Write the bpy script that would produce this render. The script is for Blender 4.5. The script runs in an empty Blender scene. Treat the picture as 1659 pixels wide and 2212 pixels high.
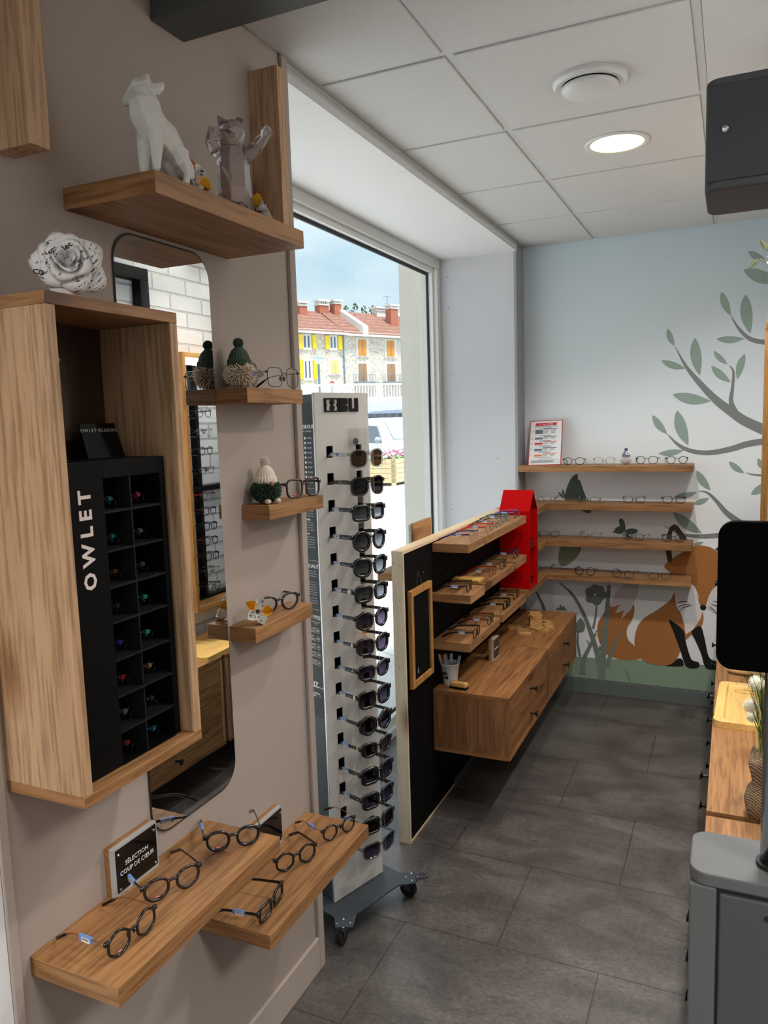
import bpy, bmesh, math, random
from mathutils import Vector, Matrix, noise as mnoise
S = bpy.context.scene
COL = S.collection
PI = math.pi
# ------------------------------------------------------------------ camera
HC = 1.62
FPX = 1651.93
YAW, PITCH, ROLL = 0.429607, -0.117237, -0.030774
def cam_axes():
    f0 = Vector((-math.sin(YAW), math.cos(YAW), 0))
    f = f0*math.cos(PITCH) + Vector((0, 0, math.sin(PITCH)))
    r = Vector((math.cos(YAW), math.sin(YAW), 0))
    u = r.cross(f)
    r2 = r*math.cos(ROLL) + u*math.sin(ROLL)
    u2 = -r*math.sin(ROLL) + u*math.cos(ROLL)
    return r2, u2, -f
RX, RU, RB = cam_axes()
def ray(px, py):
    return RX*((px-829.5)/FPX) + RU*(-(py-1106)/FPX) - RB
def at(px, py, ax, val):
    """point of the photograph on the world plane axis=val (photogrammetry)"""
    d = ray(px, py); o = Vector((0, 0, HC))
    i = 'xyz'.index(ax)
    return o + d*((val-o[i])/d[i])
cd = bpy.data.cameras.new('camera')
cam = bpy.data.objects.new('camera', cd); COL.objects.link(cam)
cam.matrix_world = Matrix(((RX.x, RU.x, RB.x, 0), (RX.y, RU.y, RB.y, 0), (RX.z, RU.z, RB.z, HC), (0, 0, 0, 1)))
cd.sensor_fit = 'HORIZONTAL'; cd.sensor_width = 36; cd.lens = 36*FPX/1659
cd.clip_start = .05; cd.clip_end = 600
cd.dof.use_dof = True; cd.dof.focus_distance = 3.0; cd.dof.aperture_fstop = 36
S.camera = cam
# ------------------------------------------------------------------ materials
def srgb(c, m=1.0):
    o = []
    for v in c[:3]:
        v = v/255
        o.append((v/12.92 if v <= .04045 else ((v+.055)/1.055)**2.4)*m)
    return (*o, 1)
MATS = {}
class NT:
    def __init__(s, name):
        s.m = bpy.data.materials.new(name); s.m.use_nodes = True
        s.t = s.m.node_tree; s.p = s.t.nodes['Principled BSDF']; s.out = s.t.nodes['Material Output']
    def n(s, typ, **kw):
        nd = s.t.nodes.new(typ)
        for k, v in kw.items():
            if k.startswith('_'): setattr(nd, k[1:], v)
            else:
                key = k.replace('__', ' ')
                nd.inputs[int(key[1:]) if key[0] == 'i' and key[1:].isdigit() else key].default_value = v
        return nd
    def l(s, a, b): s.t.links.new(a, b)
    def coords(s, scale=(1, 1, 1), rnd=True, rot=(0, 0, 0)):
        tc = s.n('ShaderNodeTexCoord'); mp = s.n('ShaderNodeMapping'); mp.inputs['Scale'].default_value = scale
        mp.inputs['Rotation'].default_value = rot
        if rnd:
            oi = s.n('ShaderNodeObjectInfo'); ml = s.n('ShaderNodeMath', _operation='MULTIPLY'); ml.inputs[1].default_value = 37
            s.l(oi.outputs['Random'], ml.inputs[0])
            ad = s.n('ShaderNodeVectorMath', _operation='ADD'); s.l(tc.outputs['Object'], ad.inputs[0]); s.l(ml.outputs[0], ad.inputs[1])
            s.l(ad.outputs[0], mp.inputs['Vector'])
        else: s.l(tc.outputs['Object'], mp.inputs['Vector'])
        return mp.outputs[0]
    def noise(s, v, scale, detail=4, rough=.55, dist=0):
        nd = s.n('ShaderNodeTexNoise'); nd.inputs['Scale'].default_value = scale; nd.inputs['Detail'].default_value = detail
        nd.inputs['Roughness'].default_value = rough; nd.inputs['Distortion'].default_value = dist
        s.l(v, nd.inputs['Vector']); return nd.outputs[0]
    def ramp(s, f, stops):
        r = s.n('ShaderNodeValToRGB'); e = r.color_ramp.elements
        while len(e) < len(stops): e.new(.5)
        for el, (p, c) in zip(e, stops): el.position = p; el.color = c if len(c) == 4 else (*c, 1)
        s.l(f, r.inputs[0]); return r.outputs[0]
    def mix(s, f, a, b, mode='MIX'):
        m = s.n('ShaderNodeMix', _data_type='RGBA', _blend_type=mode)
        for k, v in ((0, f), (6, a), (7, b)):
            if hasattr(v, 'links'): s.l(v, m.inputs[k])
            else: m.inputs[k].default_value = v
        return m.outputs[2]
    def bump(s, h, strength=.2, dist=.002):
        b = s.n('ShaderNodeBump'); b.inputs['Strength'].default_value = strength; b.inputs['Distance'].default_value = dist
        s.l(h, b.inputs['Height']); s.l(b.outputs[0], s.p.inputs['Normal'])
def mat(name, col, rough=.5, metal=0, spec=.5, noise=0, nscale=30, bump=0, bscale=200, coat=0, emit=None, trans=0, alpha=1, ior=1.45):
    if name in MATS: return MATS[name]
    t = NT(name); c = srgb(col) if max(col) > 1 or col == (0, 0, 0) else (*col, 1)
    p = t.p
    p.inputs['Base Color'].default_value = c; p.inputs['Roughness'].default_value = rough; p.inputs['Metallic'].default_value = metal
    p.inputs['Specular IOR Level'].default_value = spec; p.inputs['Coat Weight'].default_value = coat
    p.inputs['Transmission Weight'].default_value = trans; p.inputs['Alpha'].default_value = alpha; p.inputs['IOR'].default_value = ior
    v = None
    if noise:
        v = t.coords(); n = t.noise(v, nscale)
        t.l(t.mix(n, tuple(x*(1-noise) for x in c[:3])+(1,), tuple(min(1, x*(1+noise)) for x in c[:3])+(1,)), p.inputs['Base Color'])
    if bump:
        v = v or t.coords(); t.bump(t.noise(v, bscale, 3), bump, .001)
    if emit: p.inputs['Emission Color'].default_value = srgb(emit[0]); p.inputs['Emission Strength'].default_value = emit[1]
    MATS[name] = t.m; return t.m
def wood(name, light, dark, axis='y', fine=1.0, rough=.5, knots=True, contrast=1.0):
    if name in MATS: return MATS[name]
    t = NT(name)
    st = {'x': (.055, 1, 1), 'y': (1, .055, 1), 'z': (1, 1, .055)}[axis]
    v = t.coords(st)
    n0 = t.noise(v, 9*fine, 4, .55, 1.6)
    w = t.n('ShaderNodeTexNoise'); w.inputs['Scale'].default_value = 130*fine; w.inputs['Detail'].default_value = 3; t.l(v, w.inputs['Vector'])
    mid = tuple((a+b)/2 for a, b in zip(light, dark))
    base = t.ramp(n0, [(.24, srgb(dark)), (.5, srgb(mid)), (.76, srgb(light))])
    pores = t.ramp(w.outputs[0], [(.38, (.56, .51, .46, 1)), (.54, (1.04, 1.03, 1.02, 1))])
    col = t.mix(.75*contrast, base, pores, 'MULTIPLY')
    if knots:
        v2 = t.coords({'x': (.45, 1, 1), 'y': (1, .45, 1), 'z': (1, 1, .45)}[axis])
        vo = t.n('ShaderNodeTexVoronoi', _feature='F1'); vo.inputs['Scale'].default_value = 5.0; vo.inputs['Randomness'].default_value = 1
        t.l(v2, vo.inputs['Vector'])
        kn = t.ramp(vo.outputs['Distance'], [(.07, (.25, .17, .12, 1)), (.13, (.66, .55, .46, 1)), (.22, (1, 1, 1, 1))])
        col = t.mix(.85, col, kn, 'MULTIPLY')
    t.l(col, t.p.inputs['Base Color']); t.p.inputs['Roughness'].default_value = rough
    t.p.inputs['Specular IOR Level'].default_value = .35
    t.bump(w.outputs[0], .12, .0006)
    MATS[name] = t.m; return t.m
def thin(name, tint, gloss=.06, rough=.0, grad=None):
    """thin clear or tinted sheet: transparent body with a glossy skin"""
    if name in MATS: return MATS[name]
    t = NT(name); t.t.nodes.remove(t.p)
    tr = t.n('ShaderNodeBsdfTransparent'); tr.inputs[0].default_value = (*tint, 1)
    if grad:
        tc = t.n('ShaderNodeTexCoord'); sp = t.n('ShaderNodeSeparateXYZ'); t.l(tc.outputs['Object'], sp.inputs[0])
        mr = t.n('ShaderNodeMapRange'); mr.inputs['From Min'].default_value = 0; mr.inputs['From Max'].default_value = .045
        t.l(sp.outputs['Z'], mr.inputs['Value'])
        t.l(t.ramp(mr.outputs[0], [(0, (*grad, 1)), (1, (*tint, 1))]), tr.inputs[0])
    gl = t.n('ShaderNodeBsdfGlossy'); gl.inputs['Roughness'].default_value = rough
    fr = t.n('ShaderNodeLayerWeight'); fr.inputs[0].default_value = .35
    mr2 = t.n('ShaderNodeMapRange'); mr2.inputs['To Min'].default_value = gloss; mr2.inputs['To Max'].default_value = min(.9, gloss*4)
    t.l(fr.outputs['Fresnel'], mr2.inputs['Value'])
    mx = t.n('ShaderNodeMixShader'); t.l(mr2.outputs[0], mx.inputs[0]); t.l(tr.outputs[0], mx.inputs[1]); t.l(gl.outputs[0], mx.inputs[2])
    t.l(mx.outputs[0], t.out.inputs[0]); MATS[name] = t.m; return t.m
# ------------------------------------------------------------------ mesh building
class MB:
    def __init__(s): s.v = []; s.f = []; s.mi = []; s.m = 0
    def vert(s, p): s.v.append(Vector(p)); return len(s.v)-1
    def face(s, idx): s.f.append(tuple(idx)); s.mi.append(s.m)
    def box(s, x0, x1, y0, y1, z0, z1):
        b = len(s.v)
        for z in (z0, z1):
            for x, y in ((x0, y0), (x1, y0), (x1, y1), (x0, y1)): s.vert((x, y, z))
        for q in ((3, 2, 1, 0), (4, 5, 6, 7), (0, 1, 5, 4), (1, 2, 6, 5), (2, 3, 7, 6), (3, 0, 4, 7)): s.face([b+i for i in q])
        return s
    def gbox(s, *a):
        """box whose two y-end faces take the second material (grain turned round the corner)"""
        m = s.m; s.box(*a); n = len(s.mi); s.mi[n-4] = 1; s.mi[n-2] = 1; return s
    def obox(s, c, ex, ey, ez):
        """oriented box: centre and three half-axis vectors"""
        c, ex, ey, ez = map(Vector, (c, ex, ey, ez)); b = len(s.v)
        for k in (-1, 1):
            for i, j in ((-1, -1), (1, -1), (1, 1), (-1, 1)): s.vert(c+ex*i+ey*j+ez*k)
        for q in ((3, 2, 1, 0), (4, 5, 6, 7), (0, 1, 5, 4), (1, 2, 6, 5), (2, 3, 7, 6), (3, 0, 4, 7)): s.face([b+i for i in q])
        return s
    def prism(s, pts, d, f=None):
        """closed polygon (3D points) pushed by vector d"""
        d = Vector(d); b = len(s.v); n = len(pts)
        for p in pts: s.vert(p)
        for p in pts: s.vert(Vector(p)+d)
        s.face([b+i for i in range(n)][::-1]); s.face([b+n+i for i in range(n)])
        for i in range(n): j = (i+1) % n; s.face((b+i, b+j, b+n+j, b+n+i))
        return s
    def poly(s, pts):
        b = len(s.v)
        for p in pts: s.vert(p)
        s.face(range(b, b+len(pts))); return s
    def tube(s, path, r, seg=8, closed=False, up=(0, 0, 1), ry=None, cap=True):
        path = [Vector(p) for p in path]; n = len(path); up = Vector(up); rows = []
        rr = r if isinstance(r, (list, tuple)) else [r]*n
        ryy = (ry if isinstance(ry, (list, tuple)) else [ry]*n) if ry is not None else rr
        for i, p in enumerate(path):
            a = path[(i-1) % n] if closed or i > 0 else p; c = path[(i+1) % n] if closed or i < n-1 else p
            t = (c-a).normalized()
            sd = t.cross(up)
            if sd.length < 1e-4: sd = t.cross(Vector((0, 1, .01)))
            sd.normalize(); u = sd.cross(t).normalized(); row = []
            for k in range(seg):
                an = 2*PI*(k+.5)/seg
                row.append(s.vert(p + sd*(math.cos(an)*ryy[i]) + u*(math.sin(an)*rr[i])))
            rows.append(row)
        m = n if closed else n-1
        for i in range(m):
            A, B = rows[i], rows[(i+1) % n]
            for k in range(seg): s.face((A[k], A[(k+1) % seg], B[(k+1) % seg], B[k]))
        if not closed and cap: s.face(rows[0][::-1]); s.face(rows[-1])
        return s
    def lathe(s, prof, seg=24, c=(0, 0, 0), axis='z', cap=True):
        rows = []; c = Vector(c)
        for r, h in prof:
            row = []
            for k in range(seg):
                a = 2*PI*k/seg; x, y = r*math.cos(a), r*math.sin(a)
                row.append(s.vert(c+Vector({'z': (x, y, h), 'x': (h, x, y), 'y': (x, h, -y)}[axis])))
            rows.append(row)
        for A, B in zip(rows, rows[1:]):
            for k in range(seg): s.face((A[k], A[(k+1) % seg], B[(k+1) % seg], B[k]))
        if cap: s.face(rows[0][::-1]); s.face(rows[-1])
        return s
    def ball(s, c, r, seg=12, rings=8, sc=(1, 1, 1)):
        c = Vector(c); rows = []
        top = s.vert(c+Vector((0, 0, r*sc[2]))); bot = s.vert(c-Vector((0, 0, r*sc[2])))
        for i in range(1, rings):
            th = PI*i/rings
            rows.append([s.vert(c+Vector((r*sc[0]*math.sin(th)*math.cos(2*PI*k/seg), r*sc[1]*math.sin(th)*math.sin(2*PI*k/seg), r*sc[2]*math.cos(th)))) for k in range(seg)])
        for k in range(seg):
            j = (k+1) % seg
            s.face((top, rows[0][k], rows[0][j])); s.face((bot, rows[-1][j], rows[-1][k]))
            for A, B in zip(rows, rows[1:]): s.face((A[k], B[k], B[j], A[j]))
        return s
    def mesh(s, name, mats, smooth=False):
        me = bpy.data.meshes.new(name); me.from_pydata([tuple(v) for v in s.v], [], s.f)
        for m in (mats if isinstance(mats, (list, tuple)) else [mats]): me.materials.append(m)
        me.polygons.foreach_set('material_index', s.mi)
        if smooth: me.polygons.foreach_set('use_smooth', [True]*len(me.polygons))
        me.update(); return me
    def obj(s, name, mats, parent=None, smooth=False, bevel=0, seg=2, fix=True):
        me = s.mesh(name, mats, smooth)
        if fix:
            bm = bmesh.new(); bm.from_mesh(me); bmesh.ops.recalc_face_normals(bm, faces=bm.faces); bm.to_mesh(me); bm.free()
        return link(name, me, parent, bevel, seg)
def link(name, me, parent=None, bevel=0, seg=2):
    o = bpy.data.objects.new(name, me); COL.objects.link(o)
    if parent: o.parent = parent
    if bevel:
        b = o.modifiers.new('bevel', 'BEVEL'); b.width = bevel; b.segments = seg; b.limit_method = 'ANGLE'; b.angle_limit = .6
    return o
def thing(name, label, cat, loc=(0, 0, 0), rz=0, group=None, rot=None):
    o = bpy.data.objects.new(name, None); COL.objects.link(o); o.empty_display_size = .02
    o.location = loc; o.rotation_euler = rot or (0, 0, rz)
    return tag(o, label, cat, group)
def tag(o, label, cat, group=None, kind=None):
    o['label'] = label; o['category'] = cat
    if group: o['group'] = group
    if kind: o['kind'] = kind
    return o
def struct(o, label=None):
    o['kind'] = 'structure'
    if label: o['label'] = label
    return o
def dup(root, loc=None, rz=None, label=None, group=None):
    r = root.copy(); COL.objects.link(r)
    if loc is not None: r.location = loc
    if rz is not None: r.rotation_euler = (0, 0, rz)
    if label: r['label'] = label
    if group: r['group'] = group
    for ch in list(root.children):
        c = ch.copy(); COL.objects.link(c); c.parent = r
        for g in list(ch.children):
            d = g.copy(); COL.objects.link(d); d.parent = c
    return r
def one(mb, name, mats, label, cat, group=None, loc=None, **kw):
    return tag(mb.obj(name, mats, **kw), label, cat, group)
def text(name, body, size, m, parent, o, xd, yd, align='CENTER', ext=.0004, spacing=1.0, bold=0, lead=1.0):
    cu = bpy.data.curves.new(name, 'FONT'); cu.body = body; cu.size = size; cu.align_x = align; cu.align_y = 'CENTER'
    cu.extrude = ext; cu.space_character = spacing; cu.offset = bold; cu.space_line = lead; cu.resolution_u = 2
    to = bpy.data.objects.new('tmp', cu); COL.objects.link(to)
    dg = bpy.context.evaluated_depsgraph_get(); me = bpy.data.meshes.new_from_object(to.evaluated_get(dg))
    bpy.data.objects.remove(to); me.name = name; me.materials.clear(); me.materials.append(m)
    xd = Vector(xd).normalized(); yd = Vector(yd).normalized(); zd = xd.cross(yd); o = Vector(o)
    M = Matrix(((xd.x, yd.x, zd.x, o.x), (xd.y, yd.y, zd.y, o.y), (xd.z, yd.z, zd.z, o.z), (0, 0, 0, 1)))
    me.transform(M)
    return link(name, me, parent)
def baked(mb, mods, name, m, parent=None, smooth=False, mats=None):
    """builds a mesh, runs modifiers on it and keeps the result as plain mesh"""
    o = mb.obj('tmp', m)
    for typ, kw in mods:
        md = o.modifiers.new('m', typ)
        for k, v in kw.items(): setattr(md, k, v)
    dg = bpy.context.evaluated_depsgraph_get(); me = bpy.data.meshes.new_from_object(o.evaluated_get(dg))
    bpy.data.objects.remove(o); me.name = name
    me.polygons.foreach_set('use_smooth', [smooth]*len(me.polygons))
    return link(name, me, parent)
# shared materials
OAK_Y = wood('oak_grain_y', (176, 132, 88), (128, 88, 52), 'y')
OAK_X = wood('oak_grain_x', (176, 132, 88), (128, 88, 52), 'x')
OAK_Z = wood('oak_grain_z', (202, 168, 132), (160, 124, 92), 'z')
OAKD_Y = wood('oak_warm_grain_y', (166, 116, 70), (112, 72, 40), 'y')  # same oak darkened: shade under the partition shelves put into the colour
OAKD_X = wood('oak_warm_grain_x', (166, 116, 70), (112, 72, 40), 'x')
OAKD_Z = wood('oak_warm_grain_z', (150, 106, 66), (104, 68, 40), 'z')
PINE_Z = wood('pine_grain_z', (226, 208, 184), (204, 182, 154), 'z', .7, .6, True, .25)
PINE_Y = wood('pine_grain_y', (226, 204, 170), (204, 176, 138), 'y', .7, .6, True, .25)
BLACK = mat('black_matt', (6, 6, 6), .6, spec=.2)
BLACKG = mat('black_gloss', (6, 6, 7), .12)
WHITE = mat('white_paper', (225, 223, 220), .7)
WHITEP = mat('white_paint', (222, 222, 222), .6, noise=.02, nscale=3, bump=.06, bscale=120)
TAUPE = mat('taupe_paint', (166, 153, 144), .75, spec=.3, bump=.05, bscale=400)
METAL = mat('bright_metal', (200, 200, 202), .22, 1)
STEEL = mat('dark_steel', (58, 64, 70), .45, .3)
ACRY = thin('clear_acrylic', (.985, .988, .988), .04)
GLASS = thin('window_glass', (.97, .985, .98), .03)
LENS = thin('clear_lens', (.95, .96, .95), .03)
INK = mat('print_ink_black', (20, 20, 20), .6)
INKW = mat('print_ink_white', (228, 226, 222), .6)
BLUE = mat('tag_blue', (104, 134, 186), .5)
SKY, SUN_E, EXPO, PANEL_W = 1.3, 10.0, 0.15, 1.15
# ------------------------------------------------------------------ room shell
XL, XR, YB, ZC = -1.1, .275, 4.44, 2.577
def floor_mat():
    t = NT('vinyl_floor_tiles')
    tc = t.n('ShaderNodeTexCoord'); mp = t.n('ShaderNodeMapping'); mp.inputs['Location'].default_value = (.9405, -.285, 0)
    t.l(tc.outputs['Object'], mp.inputs['Vector'])
    br = t.n('ShaderNodeTexBrick', _offset=.5, _offset_frequency=2)
    br.inputs['Scale'].default_value = 1; br.inputs['Brick Width'].default_value = .614; br.inputs['Row Height'].default_value = .4585
    br.inputs['Mortar Size'].default_value = .0026; br.inputs['Mortar Smooth'].default_value = .2; br.inputs['Bias'].default_value = 0
    br.inputs['Color1'].default_value = (.42, .42, .42, 1); br.inputs['Color2'].default_value = (.58, .58, .58, 1); br.inputs['Mortar'].default_value = (0, 0, 0, 1)
    t.l(mp.outputs[0], br.inputs['Vector'])
    v = t.coords((1, 1.8, 1), False)
    n1 = t.noise(v, 3.5, 6, .62, .6); n2 = t.noise(v, 60, 3, .6); n3 = t.noise(v, 190, 2, .5)
    base = t.ramp(n1, [(.3, srgb((58, 53, 50))), (.5, srgb((78, 72, 69))), (.7, srgb((102, 96, 91)))])
    base = t.mix(.55, base, t.ramp(n2, [(.34, (.50, .49, .48, 1)), (.52, (1, 1, 1, 1)), (.72, (1.4, 1.38, 1.36, 1))]), 'MULTIPLY')
    base = t.mix(1, base, t.ramp(n3, [(.64, (0, 0, 0, 1)), (.76, (.16, .155, .15, 1))]), 'ADD')
    tone = t.mix(1, base, t.ramp(br.outputs['Color'], [(.0, (.42, .41, .4, 1)), (.3, (.92, .92, .92, 1)), (1, (1.1, 1.1, 1.1, 1))]), 'MULTIPLY')
    t.l(tone, t.p.inputs['Base Color'])
    t.l(t.ramp(n2, [(.3, (.30, .30, .30, 1)), (.7, (.48, .48, .48, 1))]), t.p.inputs['Roughness'])
    t.p.inputs['Specular IOR Level'].default_value = 1.0
    t.bump(t.mix(.5, n2, n3), .22, .0012)
    return t.m
FLOOR = floor_mat()
f = MB(); f.box(-1.60, 2.4, -2.6, YB, -.05, 0)
struct(f.obj('floor', FLOOR))
TILE = mat('ceiling_tile', (200, 200, 198), .85, noise=.05, nscale=60, bump=.12, bscale=240)
GRID = mat('ceiling_grid_metal', (196, 197, 196), .55)
LIGHTS = [(-.397, 2.944, 9.5), (.201, 2.944, 5), (.201, 1.732, 14), (.201, 3.56, 4)]  # first one is seen, the others are added out of view as fill
gx = [-.708-.606, -.708, -.102, .504, 1.11, 1.716, 2.322]
gy = [-2.81+.606*k for k in range(13)]
gy = [2.036+.606*k for k in range(-8, 4)]
c = MB(); c.m = 0
xs = [XL-.005]+[g for g in gx if g > XL]+[2.4]; ys = [-2.6]+[g for g in gy if -2.6 < g < YB-.05]+[YB]
for a, b in zip(xs, xs[1:]):
    for d, e in zip(ys, ys[1:]):
        xa_, xb_, ya_, yb_ = a+.0125, b-.0125, d+.0125, e-.0125
        hs = [h_ for h_ in LIGHTS if xa_ < h_[0] < xb_ and ya_ < h_[1] < yb_]
        if not hs: c.box(xa_, xb_, ya_, yb_, ZC, ZC+.016); continue
        hx, hy_, _ = hs[0]; nn = 48; inn, outr = [], []
        for k in range(nn):
            an = 2*PI*(k+.5)/nn; ca, sa = math.cos(an), math.sin(an)
            tt = min(((xb_-hx)/ca if ca > 0 else (xa_-hx)/ca) if abs(ca) > 1e-6 else 9, ((yb_-hy_)/sa if sa > 0 else (ya_-hy_)/sa) if abs(sa) > 1e-6 else 9)
            inn.append((hx+.0925*ca, hy_+.0925*sa)); outr.append((hx+tt*ca, hy_+tt*sa))
        for cx_, cy_ in ((xa_, ya_), (xb_, ya_), (xb_, yb_), (xa_, yb_)):
            j = min(range(nn), key=lambda q: (outr[q][0]-cx_)**2+(outr[q][1]-cy_)**2); outr[j] = (cx_, cy_)
        R4 = [[c.vert((x, y, z)) for x, y in L_] for L_, z in ((outr, ZC+.016), (outr, ZC), (inn, ZC), (inn, ZC+.016))]
        for A_, B_ in zip(R4, R4[1:]):
            for k in range(nn): c.face((A_[k], A_[(k+1) % nn], B_[(k+1) % nn], B_[k]))
c.m = 1
c.box(XL-.005, 2.4, -2.6, YB, ZC+.1, ZC+.12)
c.box(XL-.03, XL+.010, -2.6, YB, ZC+.004, ZC+.02); c.box(XL, 2.4, YB-.012, YB, ZC+.004, ZC+.02); c.box(XL, 2.4, -2.6, -2.588, ZC+.004, ZC+.02); c.box(XR-.012, XR+.02, -2.6, YB, ZC+.004, ZC+.02)
for x in [g for g in gx if XL < g < 2.4]: c.box(x-.0124, x+.0124, -2.6, YB, ZC+.005, ZC+.02)
for y in [g for g in gy if -2.6 < g < YB]: c.box(XL-.005, 2.4, y-.0124, y+.0124, ZC+.0052, ZC+.02)
# holes for fittings stay covered by the fittings themselves
struct(c.obj('ceiling', [TILE, GRID], bevel=.002, seg=1))
# left wall: a panel with raised frame
w = MB(); w.box(XL-.045, XL, .833, 1.852, 0, ZC+.14)
w.box(XL, XL+.012, 1.823, 1.852, 0, ZC); w.box(XL, XL+.012, .845, 1.823, 0, .105); w.box(XL, XL+.012, .812, .833, 0, ZC)
w.box(XL-.045, XL, .812, .833, 0, ZC+.14)
struct(w.obj('wall_left', TAUPE, bevel=.003))
w = MB(); w.box(XL-.045, XL+.008, -2.6, .811, 0, ZC+.14)
struct(w.obj('wall_entry', WHITEP))
# alcove of the window
w = MB(); w.box(-1.62, XL-.008, 1.70, 4.28, 2.533, 2.72)
struct(w.obj('ceiling_alcove', WHITEP))
w = MB()
pts = []
rnd = random.Random(3)
n = 70
for k in range(n+1):
    y = 1.856+(4.28-1.856)*k/n
    pts.append((y, 2.536+rnd.uniform(-.0035, .003)*(1 if k % 3 else .3)))
prof = [((XL-.008), 2.578), ((XL-.030), 2.572), ((XL-.034), 2.55)]
b0 = len(w.v)
for y, zl in pts:
    for x, z in ((XL-.006, 2.576), (XL-.004, 2.565), (XL-.012, 2.553), (XL-.010, zl), (XL-.05, zl), (XL-.05, 2.576)): w.vert((x, y, z))
for k in range(n):
    for j in range(6): w.face((b0+k*6+j, b0+k*6+(j+1) % 6, b0+(k+1)*6+(j+1) % 6, b0+(k+1)*6+j))
w.face([b0+i for i in range(6)]); w.face([b0+n*6+i for i in range(6)])
struct(w.obj('trim_alcove', mat('worn_white_trim', (188, 187, 184), .6, noise=.1, nscale=14)))
w = MB(); w.box(-1.70, -1.113, 4.28, YB+.1, -.02, 2.70)
w.m = 1
for px, py in ((967, 599), (969, 666), (974, 811), (974, 955), (977, 1100), (1075, 990)):
    p = at(px, py, 'y', 4.28); w.lathe([(.0035, -.0006), (.0035, .001)], 8, (p.x, 4.28, p.z), 'y')
struct(w.obj('wall_reveal', [mat('reveal_paint', (198, 198, 202), .65, noise=.025, nscale=4), mat('screw_hole', (110, 108, 105), .8)]))
w = MB(); w.box(-1.125, -1.111, 4.275, YB, 0, ZC); struct(w.obj('trim_corner', mat('grey_trim', (150, 150, 152), .6)))
w = MB(); w.box(XR, XR+.1, 1.30, YB, 0, ZC+.14)
def brick_white():
    t = NT('white_painted_brick'); tc = t.n('ShaderNodeTexCoord'); mp = t.n('ShaderNodeMapping'); mp.inputs['Rotation'].default_value = (PI/2, 0, PI/2)
    sp = t.n('ShaderNodeSeparateXYZ'); cb = t.n('ShaderNodeCombineXYZ'); t.l(tc.outputs['Object'], sp.inputs[0])
    t.l(sp.outputs['Y'], cb.inputs['X']); t.l(sp.outputs['Z'], cb.inputs['Y'])
    br = t.n('ShaderNodeTexBrick', _offset=.5); br.inputs['Scale'].default_value = 1; br.inputs['Brick Width'].default_value = .24; br.inputs['Row Height'].default_value = .078
    br.inputs['Mortar Size'].default_value = .006; br.inputs['Mortar Smooth'].default_value = .35
    br.inputs['Color1'].default_value = (.52, .525, .53, 1); br.inputs['Color2'].default_value = (.64, .645, .65, 1); br.inputs['Mortar'].default_value = (.36, .36, .365, 1)
    t.l(cb.outputs[0], br.inputs['Vector']); t.l(br.outputs['Color'], t.p.inputs['Base Color'])
    t.p.inputs['Roughness'].default_value = .6
    n = t.noise(t.coords(rnd=False), 60, 4)
    inv = t.n('ShaderNodeMath', _operation='SUBTRACT'); inv.inputs[0].default_value = 1; t.l(br.outputs['Fac'], inv.inputs[1])
    sm = t.n('ShaderNodeMath', _operation='MULTIPLY_ADD'); t.l(n, sm.inputs[0]); sm.inputs[1].default_value = .25; t.l(inv.outputs[0], sm.inputs[2])
    t.bump(sm.outputs[0], .9, .008); return t.m
struct(w.obj('wall_right', brick_white()))
w = MB(); w.box(XR, 2.4, 1.2, 1.30, 0, ZC+.14); struct(w.obj('wall_return', TAUPE))
w = MB(); w.box(2.4, 2.5, -2.6, 1.3, 0, ZC+.14); struct(w.obj('wall_far', TAUPE))
w = MB(); w.box(-1.145, -.7, -2.7, -2.6, 0, ZC+.14); w.box(2.0, 2.5, -2.7, -2.6, 0, ZC+.14); w.box(-.7, 2.0, -2.7, -2.6, 2.35, ZC+.14); w.box(-.7, 2.0, -2.7, -2.6, 0, .08); struct(w.obj('wall_rear', TAUPE))  # middle left open, added so sky light comes in from behind
# ------------------------------------------------------------------ mural wall
def mural_paper():
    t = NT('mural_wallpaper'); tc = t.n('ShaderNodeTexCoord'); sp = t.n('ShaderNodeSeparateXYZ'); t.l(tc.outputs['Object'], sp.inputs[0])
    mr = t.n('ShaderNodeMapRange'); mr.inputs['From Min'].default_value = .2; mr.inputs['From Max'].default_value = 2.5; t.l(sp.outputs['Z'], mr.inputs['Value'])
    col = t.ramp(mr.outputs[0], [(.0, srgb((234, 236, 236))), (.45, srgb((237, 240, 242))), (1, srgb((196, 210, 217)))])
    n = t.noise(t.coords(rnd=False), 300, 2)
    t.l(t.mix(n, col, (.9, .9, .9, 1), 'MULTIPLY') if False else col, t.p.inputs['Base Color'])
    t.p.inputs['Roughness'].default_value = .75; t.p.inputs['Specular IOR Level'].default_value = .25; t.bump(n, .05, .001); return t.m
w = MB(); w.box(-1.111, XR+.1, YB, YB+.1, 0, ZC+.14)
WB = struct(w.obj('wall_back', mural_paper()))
MUR = {'leaf': (146, 164, 154), 'branch': (128, 132, 130), 'dgreen': (86, 98, 92), 'orange': (168, 112, 62), 'white': (226, 222, 222),
       'black': (28, 28, 28), 'ear': (84, 60, 42), 'grass': (118, 126, 118), 'ground': (132, 152, 130), 'lgreen': (140, 152, 128), 'pale': (206, 196, 196)}
mkeys = list(MUR); mur = MB(); LAY = [0]
def q1(x, y): return 1100+x*559/1659, 500+y*560/1662
def q2(x, y): return 1100+x*559/1659, 980+y*560/1662
def mpoly(key, pts, q=q2, lay=1):
    mur.m = mkeys.index(key); LAY[0] += 1; y = YB-.0004*lay-.000004*LAY[0]
    mur.poly([(lambda p: (p.x, y, p.z))(at(*q(a, b), 'y', YB)) for a, b in pts])
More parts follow.
